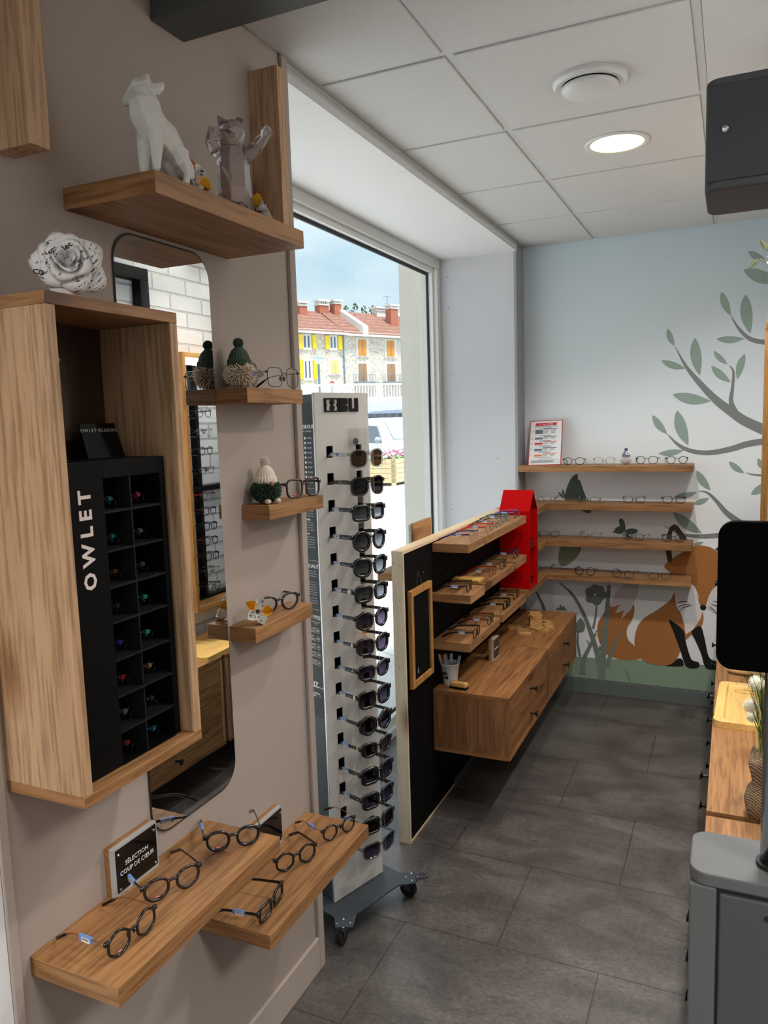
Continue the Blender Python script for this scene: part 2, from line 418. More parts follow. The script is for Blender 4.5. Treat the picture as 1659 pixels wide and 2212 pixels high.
def smooth_pts(pts, closed=True, k=5):
    o = []; n = len(pts); rng = n if closed else n-1
    for i in range(rng):
        g = (lambda j: pts[j % n]) if closed else (lambda j: pts[max(0, min(n-1, j))])
        p0, p1, p2, p3 = g(i-1), g(i), g(i+1), g(i+2)
        for j in range(k):
            t = j/k
            o.append(tuple(.5*((2*b)+(c_-a)*t+(2*a-5*b+4*c_-d)*t*t+(3*b-a-3*c_+d)*t**3) for a, b, c_, d in zip(p0, p1, p2, p3)))
    if not closed: o.append(pts[-1])
    return o
def leaf(a, b, wd, q=q1, key='leaf', lay=2, bow=.12):
    (x0, y0), (x1, y1) = a, b; dx, dy = x1-x0, y1-y0; L = math.hypot(dx, dy); nx, ny = -dy/L, dx/L; L1 = []; L2 = []
    for i in range(13):
        t = i/12; w_ = math.sin(PI*t**.9)**.85*wd/2; bx = math.sin(PI*t)*wd*bow
        L1.append((x0+dx*t+nx*(w_+bx), y0+dy*t+ny*(w_+bx))); L2.append((x0+dx*t-nx*(w_-bx), y0+dy*t-ny*(w_-bx)))
    mpoly(key, L1+L2[-2:0:-1], q, lay)
def branch(pts, q=q1, key='branch', lay=1):
    sm = smooth_pts([tuple(p) for p in pts], False, 6); A = []; B = []
    for i, (x, y, w_) in enumerate(sm):
        x0, y0, _ = sm[max(0, i-1)]; x1, y1, _ = sm[min(len(sm)-1, i+1)]; L = math.hypot(x1-x0, y1-y0) or 1
        nx, ny = -(y1-y0)/L, (x1-x0)/L; A.append((x+nx*w_/2, y+ny*w_/2)); B.append((x-nx*w_/2, y-ny*w_/2))
    for i in range(len(A)-1): mpoly(key, [A[i], A[i+1], B[i+1], B[i]], q, lay)
mpoly('ground', [(0, 1290), (430, 1302), (900, 1328), (1330, 1360), (1700, 1400), (1700, 1640), (0, 1640)], lay=1)
for a, b, w_ in (((1360, 385), (1420, 540), 52), ((1515, 403), (1545, 657), 78), ((1328, 690), (1508, 687), 46), ((1500, 245), (1740, 320), 84), ((1532, 128), (1640, 180), 46),
        ((1015, 623), (1058, 735), 40), ((975, 828), (1130, 878), 46), ((1190, 682), (1222, 925), 72), ((1310, 767), (1400, 853), 38), ((1510, 785), (1462, 950), 50),
        ((1295, 862), (1420, 967), 50), ((1047, 1045), (1293, 1088), 70), ((918, 1178), (1012, 1300), 48), ((1075, 1147), (1148, 1373), 76), ((957, 1425), (1120, 1403), 40),
        ((1408, 1475), (1507, 1550), 40), ((1595, 1455), (1640, 1530), 40), ((1200, 1533), (1290, 1660), 52)): leaf(a, b, w_)
for a, b, w_ in (((1550, 262), (1650, 185), 50), ((1055, 278), (1205, 247), 40), ((1180, 322), (1282, 284), 36), ((1052, 378), (1236, 512), 66), ((1178, 585), (1246, 566), 22)): leaf(a, b, w_, q2)
for br in ([(1420, 540, 4), (1470, 620, 18), (1530, 680, 27), (1600, 705, 30), (1720, 715, 33)], [(1062, 735, 3), (1130, 860, 20), (1210, 960, 36), (1320, 1075, 50), (1430, 1160, 60), (1520, 1220, 64), (1720, 1310, 72)],
        [(1410, 857, 3), (1437, 900, 16), (1432, 1000, 20), (1422, 1090, 30), (1450, 1160, 40)], [(1015, 1300, 4), (1090, 1372, 22), (1180, 1410, 28), (1290, 1418, 32), (1420, 1395, 36), (1540, 1360, 40), (1720, 1335, 44)],
        [(1518, 1545, 3), (1570, 1560, 11), (1700, 1568, 16)]): branch(br)
branch([(1215, 240, 3), (1270, 250, 14), (1330, 305, 24), (1400, 385, 34), (1520, 470, 46)], q2); branch([(990, 462, 3), (1100, 515, 14), (1220, 530, 26), (1350, 522, 32), (1500, 500, 36)], q2)
mpoly('lgreen', smooth_pts([(330, 600), (395, 590), (460, 600), (440, 655), (395, 700), (345, 722), (315, 690)]), lay=1)
mpoly('dgreen', smooth_pts([(360, 300), (362, 245), (380, 190), (405, 147), (433, 130), (441, 145), (441, 165), (456, 176), (476, 235), (497, 290), (520, 345), (525, 375), (495, 378), (440, 350)]), lay=1)
leaf((315, 245), (357, 290), 12, q2, 'dgreen'); leaf((341, 228), (357, 280), 14, q2, 'dgreen')
mpoly('dgreen', smooth_pts([(708, 462), (703, 430), (718, 415), (737, 432), (745, 470), (742, 495), (715, 514), (686, 510), (675, 490), (688, 472)]), lay=1)
mpoly('dgreen', smooth_pts([(745, 492), (778, 480), (815, 484), (825, 497), (803, 515), (765, 518), (782, 535), (758, 542), (742, 520)]), lay=1)
leaf((661, 500), (700, 498), 14, q2, 'dgreen')
# fox illustration
mpoly('orange', smooth_pts([(640, 960), (605, 1025), (572, 1080), (565, 1150), (582, 1215), (625, 1285), (690, 1313), (765, 1323), (845, 1308), (805, 1235), (762, 1190), (755, 1125), (788, 1065), (803, 1005), (790, 955), (720, 930)]), lay=2)
mpoly('pale', [(640, 968), (668, 920), (700, 868), (742, 832), (800, 824), (832, 835), (828, 895), (806, 945), (780, 1000), (715, 1062), (738, 1000), (700, 1018), (676, 1024), (712, 965), (660, 985)], lay=3)
mpoly('orange', smooth_pts([(1160, 850), (1062, 890), (1035, 935), (950, 1000), (870, 1050), (822, 1110), (803, 1200), (815, 1280), (848, 1317), (905, 1345), (1000, 1358), (1062, 1330), (1095, 1270), (1120, 1210), (1180, 1150), (1235, 1100), (1243, 1020), (1200, 900)]), lay=4)
mpoly('black', smooth_pts([(1000, 1358), (1050, 1335), (1085, 1312), (1110, 1320), (1118, 1345), (1108, 1362), (1050, 1363)]), lay=3)
mpoly('white', [(1062, 890), (1110, 860), (1165, 825), (1190, 870), (1215, 950), (1241, 1010), (1225, 1060), (1180, 1125), (1132, 1160), (1122, 1090), (1100, 1020), (1076, 985), (1062, 930)], lay=5)
mpoly('orange', [(1243, 1018), (1244, 1050), (1238, 1085), (1222, 1112), (1180, 1140), (1130, 1160), (1180, 1125), (1220, 1070)], lay=6)
mpoly('black', smooth_pts([(1025, 1068), (1060, 1083), (1118, 1135), (1132, 1205), (1160, 1300), (1178, 1325), (1212, 1336), (1221, 1356), (1200, 1373), (1150, 1372), (1122, 1340), (1100, 1270), (1060, 1160)]), lay=6)
mpoly('black', smooth_pts([(1170, 1140), (1226, 1106), (1252, 1180), (1280, 1300), (1330, 1330), (1400, 1338), (1410, 1375), (1290, 1382), (1252, 1355), (1230, 1280), (1195, 1200)]), lay=6)
mpoly('orange', smooth_pts([(995, 725), (1022, 690), (1090, 645), (1180, 592), (1235, 588), (1290, 600), (1340, 628), (1400, 640), (1430, 740), (1385, 825), (1335, 845), (1300, 872), (1278, 915), (1262, 965), (1243, 975), (1222, 962), (1212, 905), (1192, 855), (1165, 825), (1090, 790), (1040, 765)]), lay=7)
mpoly('white', smooth_pts([(1335, 848), (1302, 872), (1280, 915), (1265, 968), (1300, 1010), (1350, 1030), (1420, 1000), (1420, 850)]), lay=6)
mpoly('white', [(980, 740), (1010, 755), (1060, 778), (1030, 782)], lay=6)
mpoly('ear', [(1010, 525), (1030, 470), (1055, 452), (1082, 462), (1112, 505), (1142, 548), (1110, 575), (1085, 530), (1060, 488), (1046, 500), (1036, 560), (1045, 690), (1018, 697), (1003, 620)], lay=7)
mpoly('ear', [(1320, 610), (1400, 560), (1420, 640), (1340, 628)], lay=8)
mpoly('black', [(1243+20*math.cos(2*PI*k/20), 985+17*math.sin(2*PI*k/20)) for k in range(20)], lay=8)
mpoly('black', [(1330+13*math.cos(2*PI*k/16), 831+17*math.sin(2*PI*k/16)) for k in range(16)], lay=8)
mpoly('white', [(1326+4*math.cos(2*PI*k/10), 826+4*math.sin(2*PI*k/10)) for k in range(10)], lay=9)
for a, b, cc in (((1072, 962), (1105, 948), (1147, 948)), ((1078, 988), (1110, 970), (1160, 965)), ((1085, 1015), (1120, 985), (1170, 972)), ((1305, 945), (1330, 950), (1360, 960)), ((1292, 962), (1320, 972), (1360, 990)), ((1280, 975), (1310, 1000), (1345, 1035))):
    branch([(*a, 2), (*b, 5), (*cc, 3)], q2, 'black', 9)
# grasses and flowers of the mural
for br in ([(640, 842, 22), (630, 980, 28), (612, 1180, 36), (600, 1320, 40), (590, 1440, 46)], [(322, 828, 6), (400, 895, 16), (470, 1010, 22), (525, 1150, 28), (570, 1300, 34), (600, 1440, 44)],
        [(562, 955, 10), (555, 1040, 13), (538, 1120, 16)], [(172, 885, 10), (205, 945, 16), (228, 1010, 20), (245, 1110, 22)], [(443, 1128, 10), (440, 1210, 14), (455, 1300, 18)], [(556, 1150, 12), (515, 1240, 24), (478, 1320, 30), (470, 1410, 34)],
        [(752, 1130, 4), (700, 1175, 14), (660, 1260, 24), (628, 1360, 30)], [(550, 1140, 3), (590, 1125, 7), (612, 1118, 4)], [(560, 1280, 18), (590, 1235, 22)], [(740, 1370, 4), (765, 1420, 10), (775, 1470, 6)], [(500, 1195, 6), (520, 1230, 10)]): branch(br, q2, 'grass', 5)
for cx, cy, r in ((548, 868, 30), (518, 885, 30), (520, 925, 30), (562, 940, 32), (582, 875, 30), (585, 915, 30), (615, 905, 22)): mpoly('grass', [(cx+r*math.cos(2*PI*k/16), cy+r*math.sin(2*PI*k/16)) for k in range(16)], lay=5)
mpoly('grass', smooth_pts([(458, 1052), (430, 1090), (425, 1135), (470, 1140), (487, 1110), (480, 1080)]), lay=5)
mpoly('grass', [(300, 1000), (310, 985), (322, 990), (326, 960), (340, 985), (352, 972), (358, 990), (374, 1003)], lay=5)
mo = mur.obj('mural_painting', [mat('mural_'+k, MUR[k], .75, spec=.25) for k in mkeys], WB, fix=False)
bm = bmesh.new(); bm.from_mesh(mo.data)
for fc in bm.faces:
    fc.normal_update()
    if fc.normal.y > 0: fc.normal_flip()
bmesh.ops.triangulate(bm, faces=bm.faces, ngon_method='EAR_CLIP'); bm.to_mesh(mo.data); bm.free()
w = MB(); w.box(-1.095, XR, YB-.014, YB, 0, .082); w.box(-1.095, XR, YB-.009, YB, .082, .089)
struct(w.obj('baseboard_back', mat('grey_green_baseboard', (92, 100, 94), .5), bevel=.002))
# ------------------------------------------------------------------ window and what is outside
FR = mat('window_frame_white', (212, 211, 207), .4)
FRO = mat('window_frame_outer', (232, 232, 230), .35)
RUB = mat('rubber_seal', (35, 36, 38), .6)
fr = MB(); y0, y1 = 1.72, 4.28
def ring(x0, x1, yo0, yo1, zo0, zo1, t):
    fr.box(x0, x1, yo0, yo1, zo1-t, zo1); fr.box(x0, x1, yo0, yo1, zo0, zo0+t); fr.box(x0, x1, yo0, yo0+t, zo0+t, zo1-t); fr.box(x0, x1, yo1-t, yo1, zo0+t, zo1-t)
ring(-1.60, -1.56, y0, y1, 0, 2.533, .048); fr.m = 1; ring(-1.612, -1.585, y0, y1, .02, 2.52, .062); fr.m = 2; ring(-1.622, -1.61, y0, y1, .03, 2.515, .072); fr.m = 0; ring(-1.66, -1.62, y0, y1, 0, 2.533, .066)
fr.m = 0; fr.box(-1.60, -1.575, y0+.05, y1-.05, .04, .10)
WIN = struct(fr.obj('window_1', [FR, FRO, RUB], bevel=.003))
g = MB(); g.box(-1.618, -1.614, y0+.05, y1-.05, .08, 2.49); struct(g.obj('pane', GLASS, WIN))
OUTW = mat('outside_render', (212, 207, 197), .9, noise=.06, nscale=8, bump=.2, bscale=60)
w = MB(); w.box(-1.80, -1.66, 4.236, 6.4, -.2, 3.2); w.box(-1.80, -1.66, 1.0, 4.236, 2.572, 3.2); w.box(-1.80, -1.66, -2.0, 1.75, -.2, 2.572)
struct(w.obj('wall_facade', OUTW))
w = MB(); w.box(-2.05, -1.80, 1.2, 3.28, 2.585, 2.64); one(w, 'shopfront_canopy', OUTW, 'pale flat canopy board above the shop window, outside', 'canopy')
w = MB(); w.box(-5.9, -1.60, -8, 40, -.24, -.04)
def paving():
    t = NT('pale_paving'); br = t.n('ShaderNodeTexBrick', _offset=.5); br.inputs['Scale'].default_value = 1; br.inputs['Brick Width'].default_value = 1.1; br.inputs['Row Height'].default_value = .8
    br.inputs['Mortar Size'].default_value = .006; br.inputs['Color1'].default_value = (.74, .74, .74, 1); br.inputs['Color2'].default_value = (.80, .80, .795, 1); br.inputs['Mortar'].default_value = (.36, .36, .36, 1)
    t.l(t.coords((1, 1, 1), False, (0, 0, .5)), br.inputs['Vector']); t.l(t.mix(.5, br.outputs['Color'], t.ramp(t.noise(t.coords(rnd=False), 25, 5), [(.3, (.75, .75, .75, 1)), (.7, (1, 1, 1, 1))]), 'MULTIPLY'), t.p.inputs['Base Color'])
    t.p.inputs['Roughness'].default_value = .85; return t.m
tag(w.obj('pavement', paving()), 'pale paving slabs outside the shop window', 'pavement')['kind'] = 'structure'
w = MB(); w.box(-160, -5.9, -60, 170, -.3, -.10)
tag(w.obj('road', mat('road_asphalt', (168, 168, 170), .95, noise=.16, nscale=9)), 'pale grey road across the square', 'road')['kind'] = 'structure'
FWD = -RB
def at_depth(px, py, d):
    r = ray(px, py); return Vector((0, 0, HC)) + r*(d/r.dot(FWD))
# row of stone houses across the square
PA = at_depth(640, 912, 70); PB = at_depth(869, 912, 77.5)
U = Vector((PB.x-PA.x, PB.y-PA.y, 0)).normalized(); N = Vector((U.y, -U.x, 0))
def fp(cx, cy, off=0, sub=True):
    """crop coordinates of the window view -> (s, z) on the facade plane pushed 'off' metres towards the square"""
    px, py = 600+cx*360/1593, 400+cy*360/1593
    d = ray(px, py); o = Vector((0, 0, HC)); P = PA+N*off; t = ((P-o).dot(N))/d.dot(N); q = o+d*t
    return (q-PA).dot(U), q.z
FRZ = math.atan2(U.y, U.x)
def stone():
    t = NT('rubble_stone_wall'); v = t.coords((1, 1, 1.9), False)
    vo = t.n('ShaderNodeTexVoronoi', _feature='F1'); vo.inputs['Scale'].default_value = 2.6; t.l(v, vo.inputs['Vector'])
    ed = t.n('ShaderNodeTexVoronoi', _feature='DISTANCE_TO_EDGE'); ed.inputs['Scale'].default_value = 2.6; t.l(v, ed.inputs['Vector'])
    col = t.mix(.35, srgb((236, 226, 210)), vo.outputs['Color'], 'MULTIPLY'); col = t.mix(.5, col, srgb((226, 216, 200)))
    t.l(t.mix(t.ramp(ed.outputs[0], [(0, (0, 0, 0, 1)), (.07, (1, 1, 1, 1))]), srgb((150, 144, 134)), col), t.p.inputs['Base Color']); t.p.inputs['Roughness'].default_value = .95; return t.m
def tiles():
    t = NT('clay_roof_tiles'); wv = t.n('ShaderNodeTexWave', _bands_direction='Z'); wv.inputs['Scale'].default_value = .8; wv.inputs['Distortion'].default_value = .5; t.l(t.coords(rnd=False), wv.inputs['Vector'])
    n = t.noise(t.coords(rnd=False), 3, 6)
    c_ = t.mix(.6, t.ramp(n, [(.3, srgb((104, 66, 54))), (.7, srgb((140, 98, 84)))]), t.ramp(wv.outputs[0], [(0, (.35, .32, .31, 1)), (.4, (1, 1, 1, 1))]), 'MULTIPLY')
    t.l(c_, t.p.inputs['Base Color']); t.p.inputs['Roughness'].default_value = .9; return t.m
STONE, TILES = stone(), tiles()
BRICK = mat('chimney_brick', (178, 104, 78), .9, noise=.3, nscale=5); RENDER = mat('pale_render', (224, 222, 216), .9)
YEL = mat('shutter_yellow', (240, 208, 20), .6); ORA = mat('shutter_orange', (206, 138, 40), .6); BRN = mat('shutter_brown', (158, 122, 88), .7, noise=.2, nscale=4); PYE = mat('shutter_pale_yellow', (228, 204, 128), .6)
PANE = mat('dark_pane', (86, 98, 116), .15); ZINC = mat('zinc_pipe', (120, 136, 150), .5)
def frect(mb, x0, y0, x1, y1, off, th):
    s0, za = fp(x0, y0, off); s1, zb = fp(x1, y1, off)
    mb.box(min(s0, s1), max(s0, s1), -off-th, -off+.02, min(za, zb), max(za, zb)); return s0, s1, zb, za
def house(label, xa, xb, eaveL, eaveR, ridge, ridge_x0, ridge_x1, depth=4.6):
    h = thing('stone_house', label, 'house', (PA.x, PA.y, -.1), FRZ, 'stone houses across the square')
    sa, sb = fp(xa, eaveL)[0], fp(xb, eaveR)[0]; ze = (fp(xa, eaveL)[1]+fp(xb, eaveR)[1])/2
    zr = fp((ridge_x0+ridge_x1)/2, ridge, -depth)[1]
    m = MB(); m.box(sa, sb, 0, 2*depth, 0, ze+.1); m.obj('wall', STONE, h)
    m = MB(); m.prism([(sa, -.35, ze+.1-.25), (sa, depth, zr+.1), (sa, 2*depth+.3, ze+.1-.2), (sa, 2*depth+.3, ze+.0-.3), (sa, depth, zr-.1), (sa, -.35, ze-.3)], (sb-sa, 0, 0)); m.obj('roof', TILES, h)
    m = MB(); m.box(sa, sb, -.42, -.3, ze-.34, ze-.16); m.obj('gutter', RENDER, h)
    return h, sa, sb, ze, zr
H1, *_i1 = house('stone house with yellow shutters, left of the row across the square', -60, 640, 1355, 1385, 1203, 175, 470)
H2, *_i2 = house('stone house with closed orange shutters, right of the row across the square', 641, 1380, 1390, 1440, 1222, 600, 1010)
zoff = .1
def fbox(parent, name, m, x0, y0, x1, y1, off, th):
    mb = MB(); frect(mb, x0, y0, x1, y1, off, th); o = mb.obj(name, m, parent); o.location.z = zoff; return o
def fwin(h, x0, y0, x1, y1):
    w_ = fbox(h, 'window', RENDER, x0-9, y0-9, x1+9, y1+14, 0, .06)
    mb = MB(); n_ = 2
    for k in range(2):
        a = x0+(x1-x0)*(k/2)+8; b = x0+(x1-x0)*((k+1)/2)-8; frect(mb, a, y0+10, b, y1-10, .05, .04)
    p = mb.obj('pane', PANE, w_)
def shutters(h, m, rects):
    for r in rects: fbox(h, 'shutter', m, *r, .05, .10)
for a in ((240, 1430, 312, 1562), (497, 1440, 560, 1566), (250, 1672, 322, 1852)): fwin(H1, *a)
shutters(H1, YEL, ((195, 1425, 237, 1562), (326, 1430, 368, 1565), (450, 1438, 490, 1568), (574, 1442, 615, 1572), (205, 1668, 247, 1852), (338, 1672, 380, 1854)))
fbox(H1, 'window', RENDER, 478, 1655, 602, 1815, 0, .06); shutters(H1, PYE, ((503, 1675, 540, 1800), (542, 1675, 580, 1800)))
for x0, y0, x1, y1, m in ((767, 1475, 845, 1630, ORA), (1040, 1487, 1112, 1638, ORA), (770, 1705, 850, 1880, BRN), (1045, 1708, 1122, 1882, BRN)):
    fbox(H2, 'window', RENDER, x0-22, y0-20, x1+22, y1+14, 0, .06); xm = (x0+x1)/2; shutters(H2, m, ((x0, y0, xm-1, y1), (xm+1, y0, x1, y1)))
for x0, x1 in ((725, 935), (1000, 1205)):
    mb = MB()
    for k in range(15): xx = x0+(x1-x0)*k/14; frect(mb, xx-1, 1812, xx+1, 1885, .7, .03)
    frect(mb, x0, 1808, x1, 1814, .7, .04); frect(mb, x0, 1882, x1, 1890, 0, .75); o = mb.obj('balcony', ZINC, H2); o.location.z = zoff
fbox(H1, 'downpipe', ZINC, 626, 1392, 636, 1900, .05, .1)
def chimney(h, x0, y0, x1, y1, cap, q, m):
    mb = MB(); s0, z1 = fp(x0, y0, -q); s1, z0 = fp(x1, y1, -q); mb.box(s0, s1, q-.4, q+.5, z0-1.2, z1-(z1-z0)*cap)
    o = mb.obj('chimney', m, h); o.location.z = zoff
    mb = MB(); zz = z1-(z1-z0)*cap
    for a in range(4): xx = s0+(s1-s0)*(a+.1)/4; mb.box(xx, xx+(s1-s0)*.13, q-.4, q+.5, zz, z1-.15)
    mb.box(s0-.15, s1+.15, q-.5, q+.6, z1-.18, z1); mb.box(s0-.08, s1+.08, q-.45, q+.55, zz-.12, zz); k = mb.obj('chimney_cap', RENDER, o)
chimney(H1, 185, 1110, 262, 1222, .32, 3.9, BRICK); chimney(H1, 375, 1095, 468, 1205, .42, 4.4, BRICK); chimney(H2, 520, 1095, 588, 1235, .22, 4.0, BRICK); chimney(H2, 925, 1165, 1018, 1225, .55, 4.4, RENDER); chimney(H2, 1056, 1140, 1130, 1305, .2, 2.4, BRICK)
def coping(h, x0, y0, q0, x1, y1, q1):
    s0, z0 = fp(x0, y0, -q0); s1, z1 = fp(x1, y1, -q1); mb = MB(); mb.prism([(s0-.3, q0, z0-.9), (s0-.3, q0, z0+.1), (s0-.3, q1, z1+.1), (s0-.3, q1, z1-.9)], (.6, 0, 0)); o = mb.obj('parapet', RENDER, h); o.location.z = zoff
coping(H2, 560, 1170, 4.6, 645, 1345, -.3); coping(H2, 1110, 1215, 4.6, 1210, 1390, -.3)
mb = MB(); s, z = fp(1045, 1060, -3); s2, z2 = fp(1052, 1220, -3); mb.box(s-.03, s+.03, 3, 3.06, z2, z); mb.box(s-.5, s+.5, 3, 3.06, z-.1, z-.05); o = mb.obj('antenna', ZINC, H2); o.location.z = zoff
# far trees
FOL = mat('dark_foliage', (92, 112, 88), .9, noise=.35, nscale=1.5)
def blob_tree(name, label, base, h, r, n, seed, conic=False, group=None):
    t = thing(name, label, 'tree', base, 0, group); rn = random.Random(seed); mb = MB()
    for k in range(n):
        u = rn.random()**.8; rad = r*(1-u*.95) if conic else r*math.sqrt(max(.05, 1-(2*u-1)**2)); a = rn.random()*2*PI; rr = rad*math.sqrt(rn.random())
        c_ = Vector((rr*math.cos(a), rr*math.sin(a), h*.2+h*.78*u)); s_ = r*rn.uniform(.16, .34)*(1.2-.7*u if conic else 1)
        mb.ball(c_, s_, 6, 4, (1, 1, .55 if conic else .8))
    mb.obj('foliage', FOL, t); mb = MB(); mb.tube([(0, 0, -.5), (0, 0, h*.75)], [r*.1, r*.03], 6); mb.obj('trunk', mat('bark', (90, 74, 60), .9), t)
p = at_depth(600+1112*.226, 948, 96); blob_tree('conifer', 'dark conifer rising behind the right brick chimney', (p.x, p.y, -.1), 15.3, 2.6, 90, 5, True)
p0_, p1_ = at_depth(480, 912, 262), at_depth(1000, 912, 262)
mb = MB(); dv = (p1_-p0_).normalized()*30; nv = Vector((-dv.y, dv.x, 0)).normalized()
pts = [p0_-dv*3-nv*40, p0_-dv-nv*10, p1_+dv-nv*10, p1_+dv*3-nv*40, p1_+dv*3+nv*60, p0_-dv*3+nv*60]
mb.prism([(p_.x, p_.y, -.2) for p_ in pts], (0, 0, 34)); hl = mb.obj('hill', FOL); hl['kind'] = 'structure'; hl['label'] = 'wooded hill behind the stone houses'
for k, cx in enumerate((606, 690, 775, 860, 935)):
    p = at_depth(600+cx*.226, 912, 262); blob_tree('hill_tree', 'dark tree top showing over the %s of the right-hand tiled roof' % ['left end', 'left part', 'middle', 'right part', 'right end'][k], (p.x, p.y, 33.8), 7.0+(k % 3)*.5, 1.25, 40, 20+k, False, 'trees behind the roofs')
# terrace building with white railing, awning and shutters in front of the houses
TB = thing('terrace_building', 'low white building with railed roof terrace and blue-grey awning behind the van', 'building', (0, 0, -.1))
pa, pb = at_depth(560, 912, 46), at_depth(960, 912, 49); U2 = Vector((pb.x-pa.x, pb.y-pa.y, 0)).normalized(); L2 = (Vector((pb.x-pa.x, pb.y-pa.y, 0))).length; TB.location = (pa.x, pa.y, -.1); TB.rotation_euler = (0, 0, math.atan2(U2.y, U2.x))
hz = lambda py, d=47.5: 1.62+.1+(911-py)/FPX*d
RWH = mat('railing_white', (236, 236, 236), .5)
mb = MB(); mb.box(0, L2, .3, 7, 0, hz(862)); mb.obj('wall', RENDER, TB)
mb = MB()
for k in range(64): x = L2*k/63; mb.box(x-.025, x+.025, .35, .42, hz(861), hz(829))
mb.box(0, L2, .33, .45, hz(831), hz(827)); mb.box(0, L2, .33, .45, hz(862), hz(857)); mb.obj('railing', RWH, TB)
mb = MB(); n = 16
for k in range(n):
    x0_, x1_ = L2*k/n, L2*(k+1)/n; e = lambda x: -.5*((x/L2-.72)*2.2)**2
    mb.prism([(x0_, -1.3, hz(886)+e(x0_)), (x0_, -1.3, hz(893)), (x0_, .3, hz(893)), (x0_, .3, hz(864)), (x0_, -.9, hz(869)+e(x0_)*.5)], (x1_-x0_, 0, 0))
mb.obj('awning', mat('awning_blue_grey', (136, 152, 176), .7), TB)
mb = MB()
for k in range(26): x = L2*k/25; mb.box(x, x+.34, .2, .3, .2, hz(893)); mb.box(x+.36, x+.40, .16, .3, .2, hz(893))
mb.obj('roller_shutter', mat('grey_shutter', (118, 126, 134), .5, noise=.25, nscale=3), TB)
# street lamp
p = at_depth(693, 912, 58); lz = lambda py: 1.62+.1+(911-py)/FPX*58
SL = thing('street_lamp', 'blue-grey street lamp with glass lantern before the yellow-shuttered house', 'lamp post', (p.x, p.y, -.1))
mb = MB(); mb.tube([(0, 0, 0), (0, 0, lz(783))], .09, 8); mb.obj('post', ZINC, SL)
mb = MB(); mb.lathe([(.1, lz(784)), (.36, lz(772))], 8); mb.obj('lantern', mat('lantern_glass', (215, 220, 224), .2), SL); mb = MB(); mb.lathe([(.45, lz(772)), (.3, lz(770)), (.08, lz(768.5))], 8); mb.obj('cap', mat('lamp_blue', (96, 130, 150), .5), SL)
# no entry sign
p = at_depth(717, 828, 60); SG = thing('no_entry_sign', 'round red no-entry sign on a post before the railing', 'road sign', (p.x, p.y, -.1))
dirc = -Vector((p.x, p.y, 0)).normalized(); SG.rotation_euler = (0, 0, math.atan2(dirc.x, -dirc.y))
mb = MB(); mb.lathe([(.17, 0), (.17, .03)], 24, (0, 0, p.z+.1), 'y'); mb.obj('disc', mat('sign_red', (196, 40, 52), .5), SG); mb = MB(); mb.box(-.11, .11, -.03, -.012, p.z+.07, p.z+.13); mb.obj('bar', RWH, SG); mb = MB(); mb.tube([(0, .05, 0), (0, .05, p.z+.2)], .04, 6); mb.obj('post', ZINC, SG)
# white van
p = at_depth(838, 1003, 27)
VAN = thing('white_van', 'white delivery van parked behind the flower planter', 'van', (p.x, p.y, -.1), math.atan2(-p.y, -p.x)+.62)
VW = mat('van_white', (236, 238, 240), .25, coat=.5)
def hexa(sections):
    mb = MB(); b = []
    for x, ring_ in sections: b.append([mb.vert((x, y, z)) for y, z in ring_])
    n_ = len(b[0])
    for A, B in zip(b, b[1:]):
        for k in range(n_): mb.face((A[k], A[(k+1) % n_], B[(k+1) % n_], B[k]))
    mb.face(b[0][::-1]); mb.face(b[-1]); return mb
def vring(w_, zt, zs, zb=.3, r=.2): return [(-w_, zb), (w_, zb), (w_, zs), (w_-.12, zt-.06), (w_-.3, zt), (-w_+.3, zt), (-w_+.12, zt-.06), (-w_, zs)]
mb = hexa([(-2.2, vring(.85, 1.75, 1.0)), (-1.9, vring(.9, 1.84, 1.0)), (.3, vring(.9, 1.86, 1.0)), (.75, vring(.88, 1.72, .98)), (1.35, vring(.86, 1.12, .9)), (1.9, vring(.82, .98, .82)), (2.12, vring(.74, .78, .66, .32))])
VB = mb.obj('body', VW, VAN, bevel=.06, smooth=False)
WG = mat('van_glass', (150, 176, 190), .08)
mb = MB(); mb.prism([(.76, -.62, 1.71), (.76, .62, 1.71), (1.34, .70, 1.14), (1.34, -.70, 1.14)], (.03, 0, .03)); mb.obj('windscreen', WG, VAN)
for sgn in (-1, 1):
    y = .9*sgn; mb = MB(); mb.prism([(-.15, y*.985, 1.02), (.95, y*.985, 1.02), (.62, y*.93, 1.58), (-.15, y*.93, 1.62)], (0, .02*sgn, 0)); mb.obj('side_window', mat('van_side_glass', (110, 122, 132), .1), VAN)
    mb = MB(); mb.ball((.86, y*1.12, 1.12), .15, 8, 6, (.5, .9, .75)); mb.obj('wing_mirror', mat('mirror_grey', (150, 160, 170), .4), VAN)
    mb = MB(); mb.box(-.55, -.35, y-.02, y+.02, .96, 1.0); mb.obj('door_handle', INK, VAN)
    for x in (1.3, -1.45): mb = MB(); mb.lathe([(.3, -.1), (.32, -.08), (.32, .08), (.3, .1)], 16, (x, y*.9, .32), 'y'); mb.obj('wheel', mat('tyre', (40, 40, 42), .8), VAN)
mb = MB(); mb.tube([(.5, .45, 1.80), (.42, .45, 2.05)], .012, 5); mb.obj('aerial', INK, VAN)
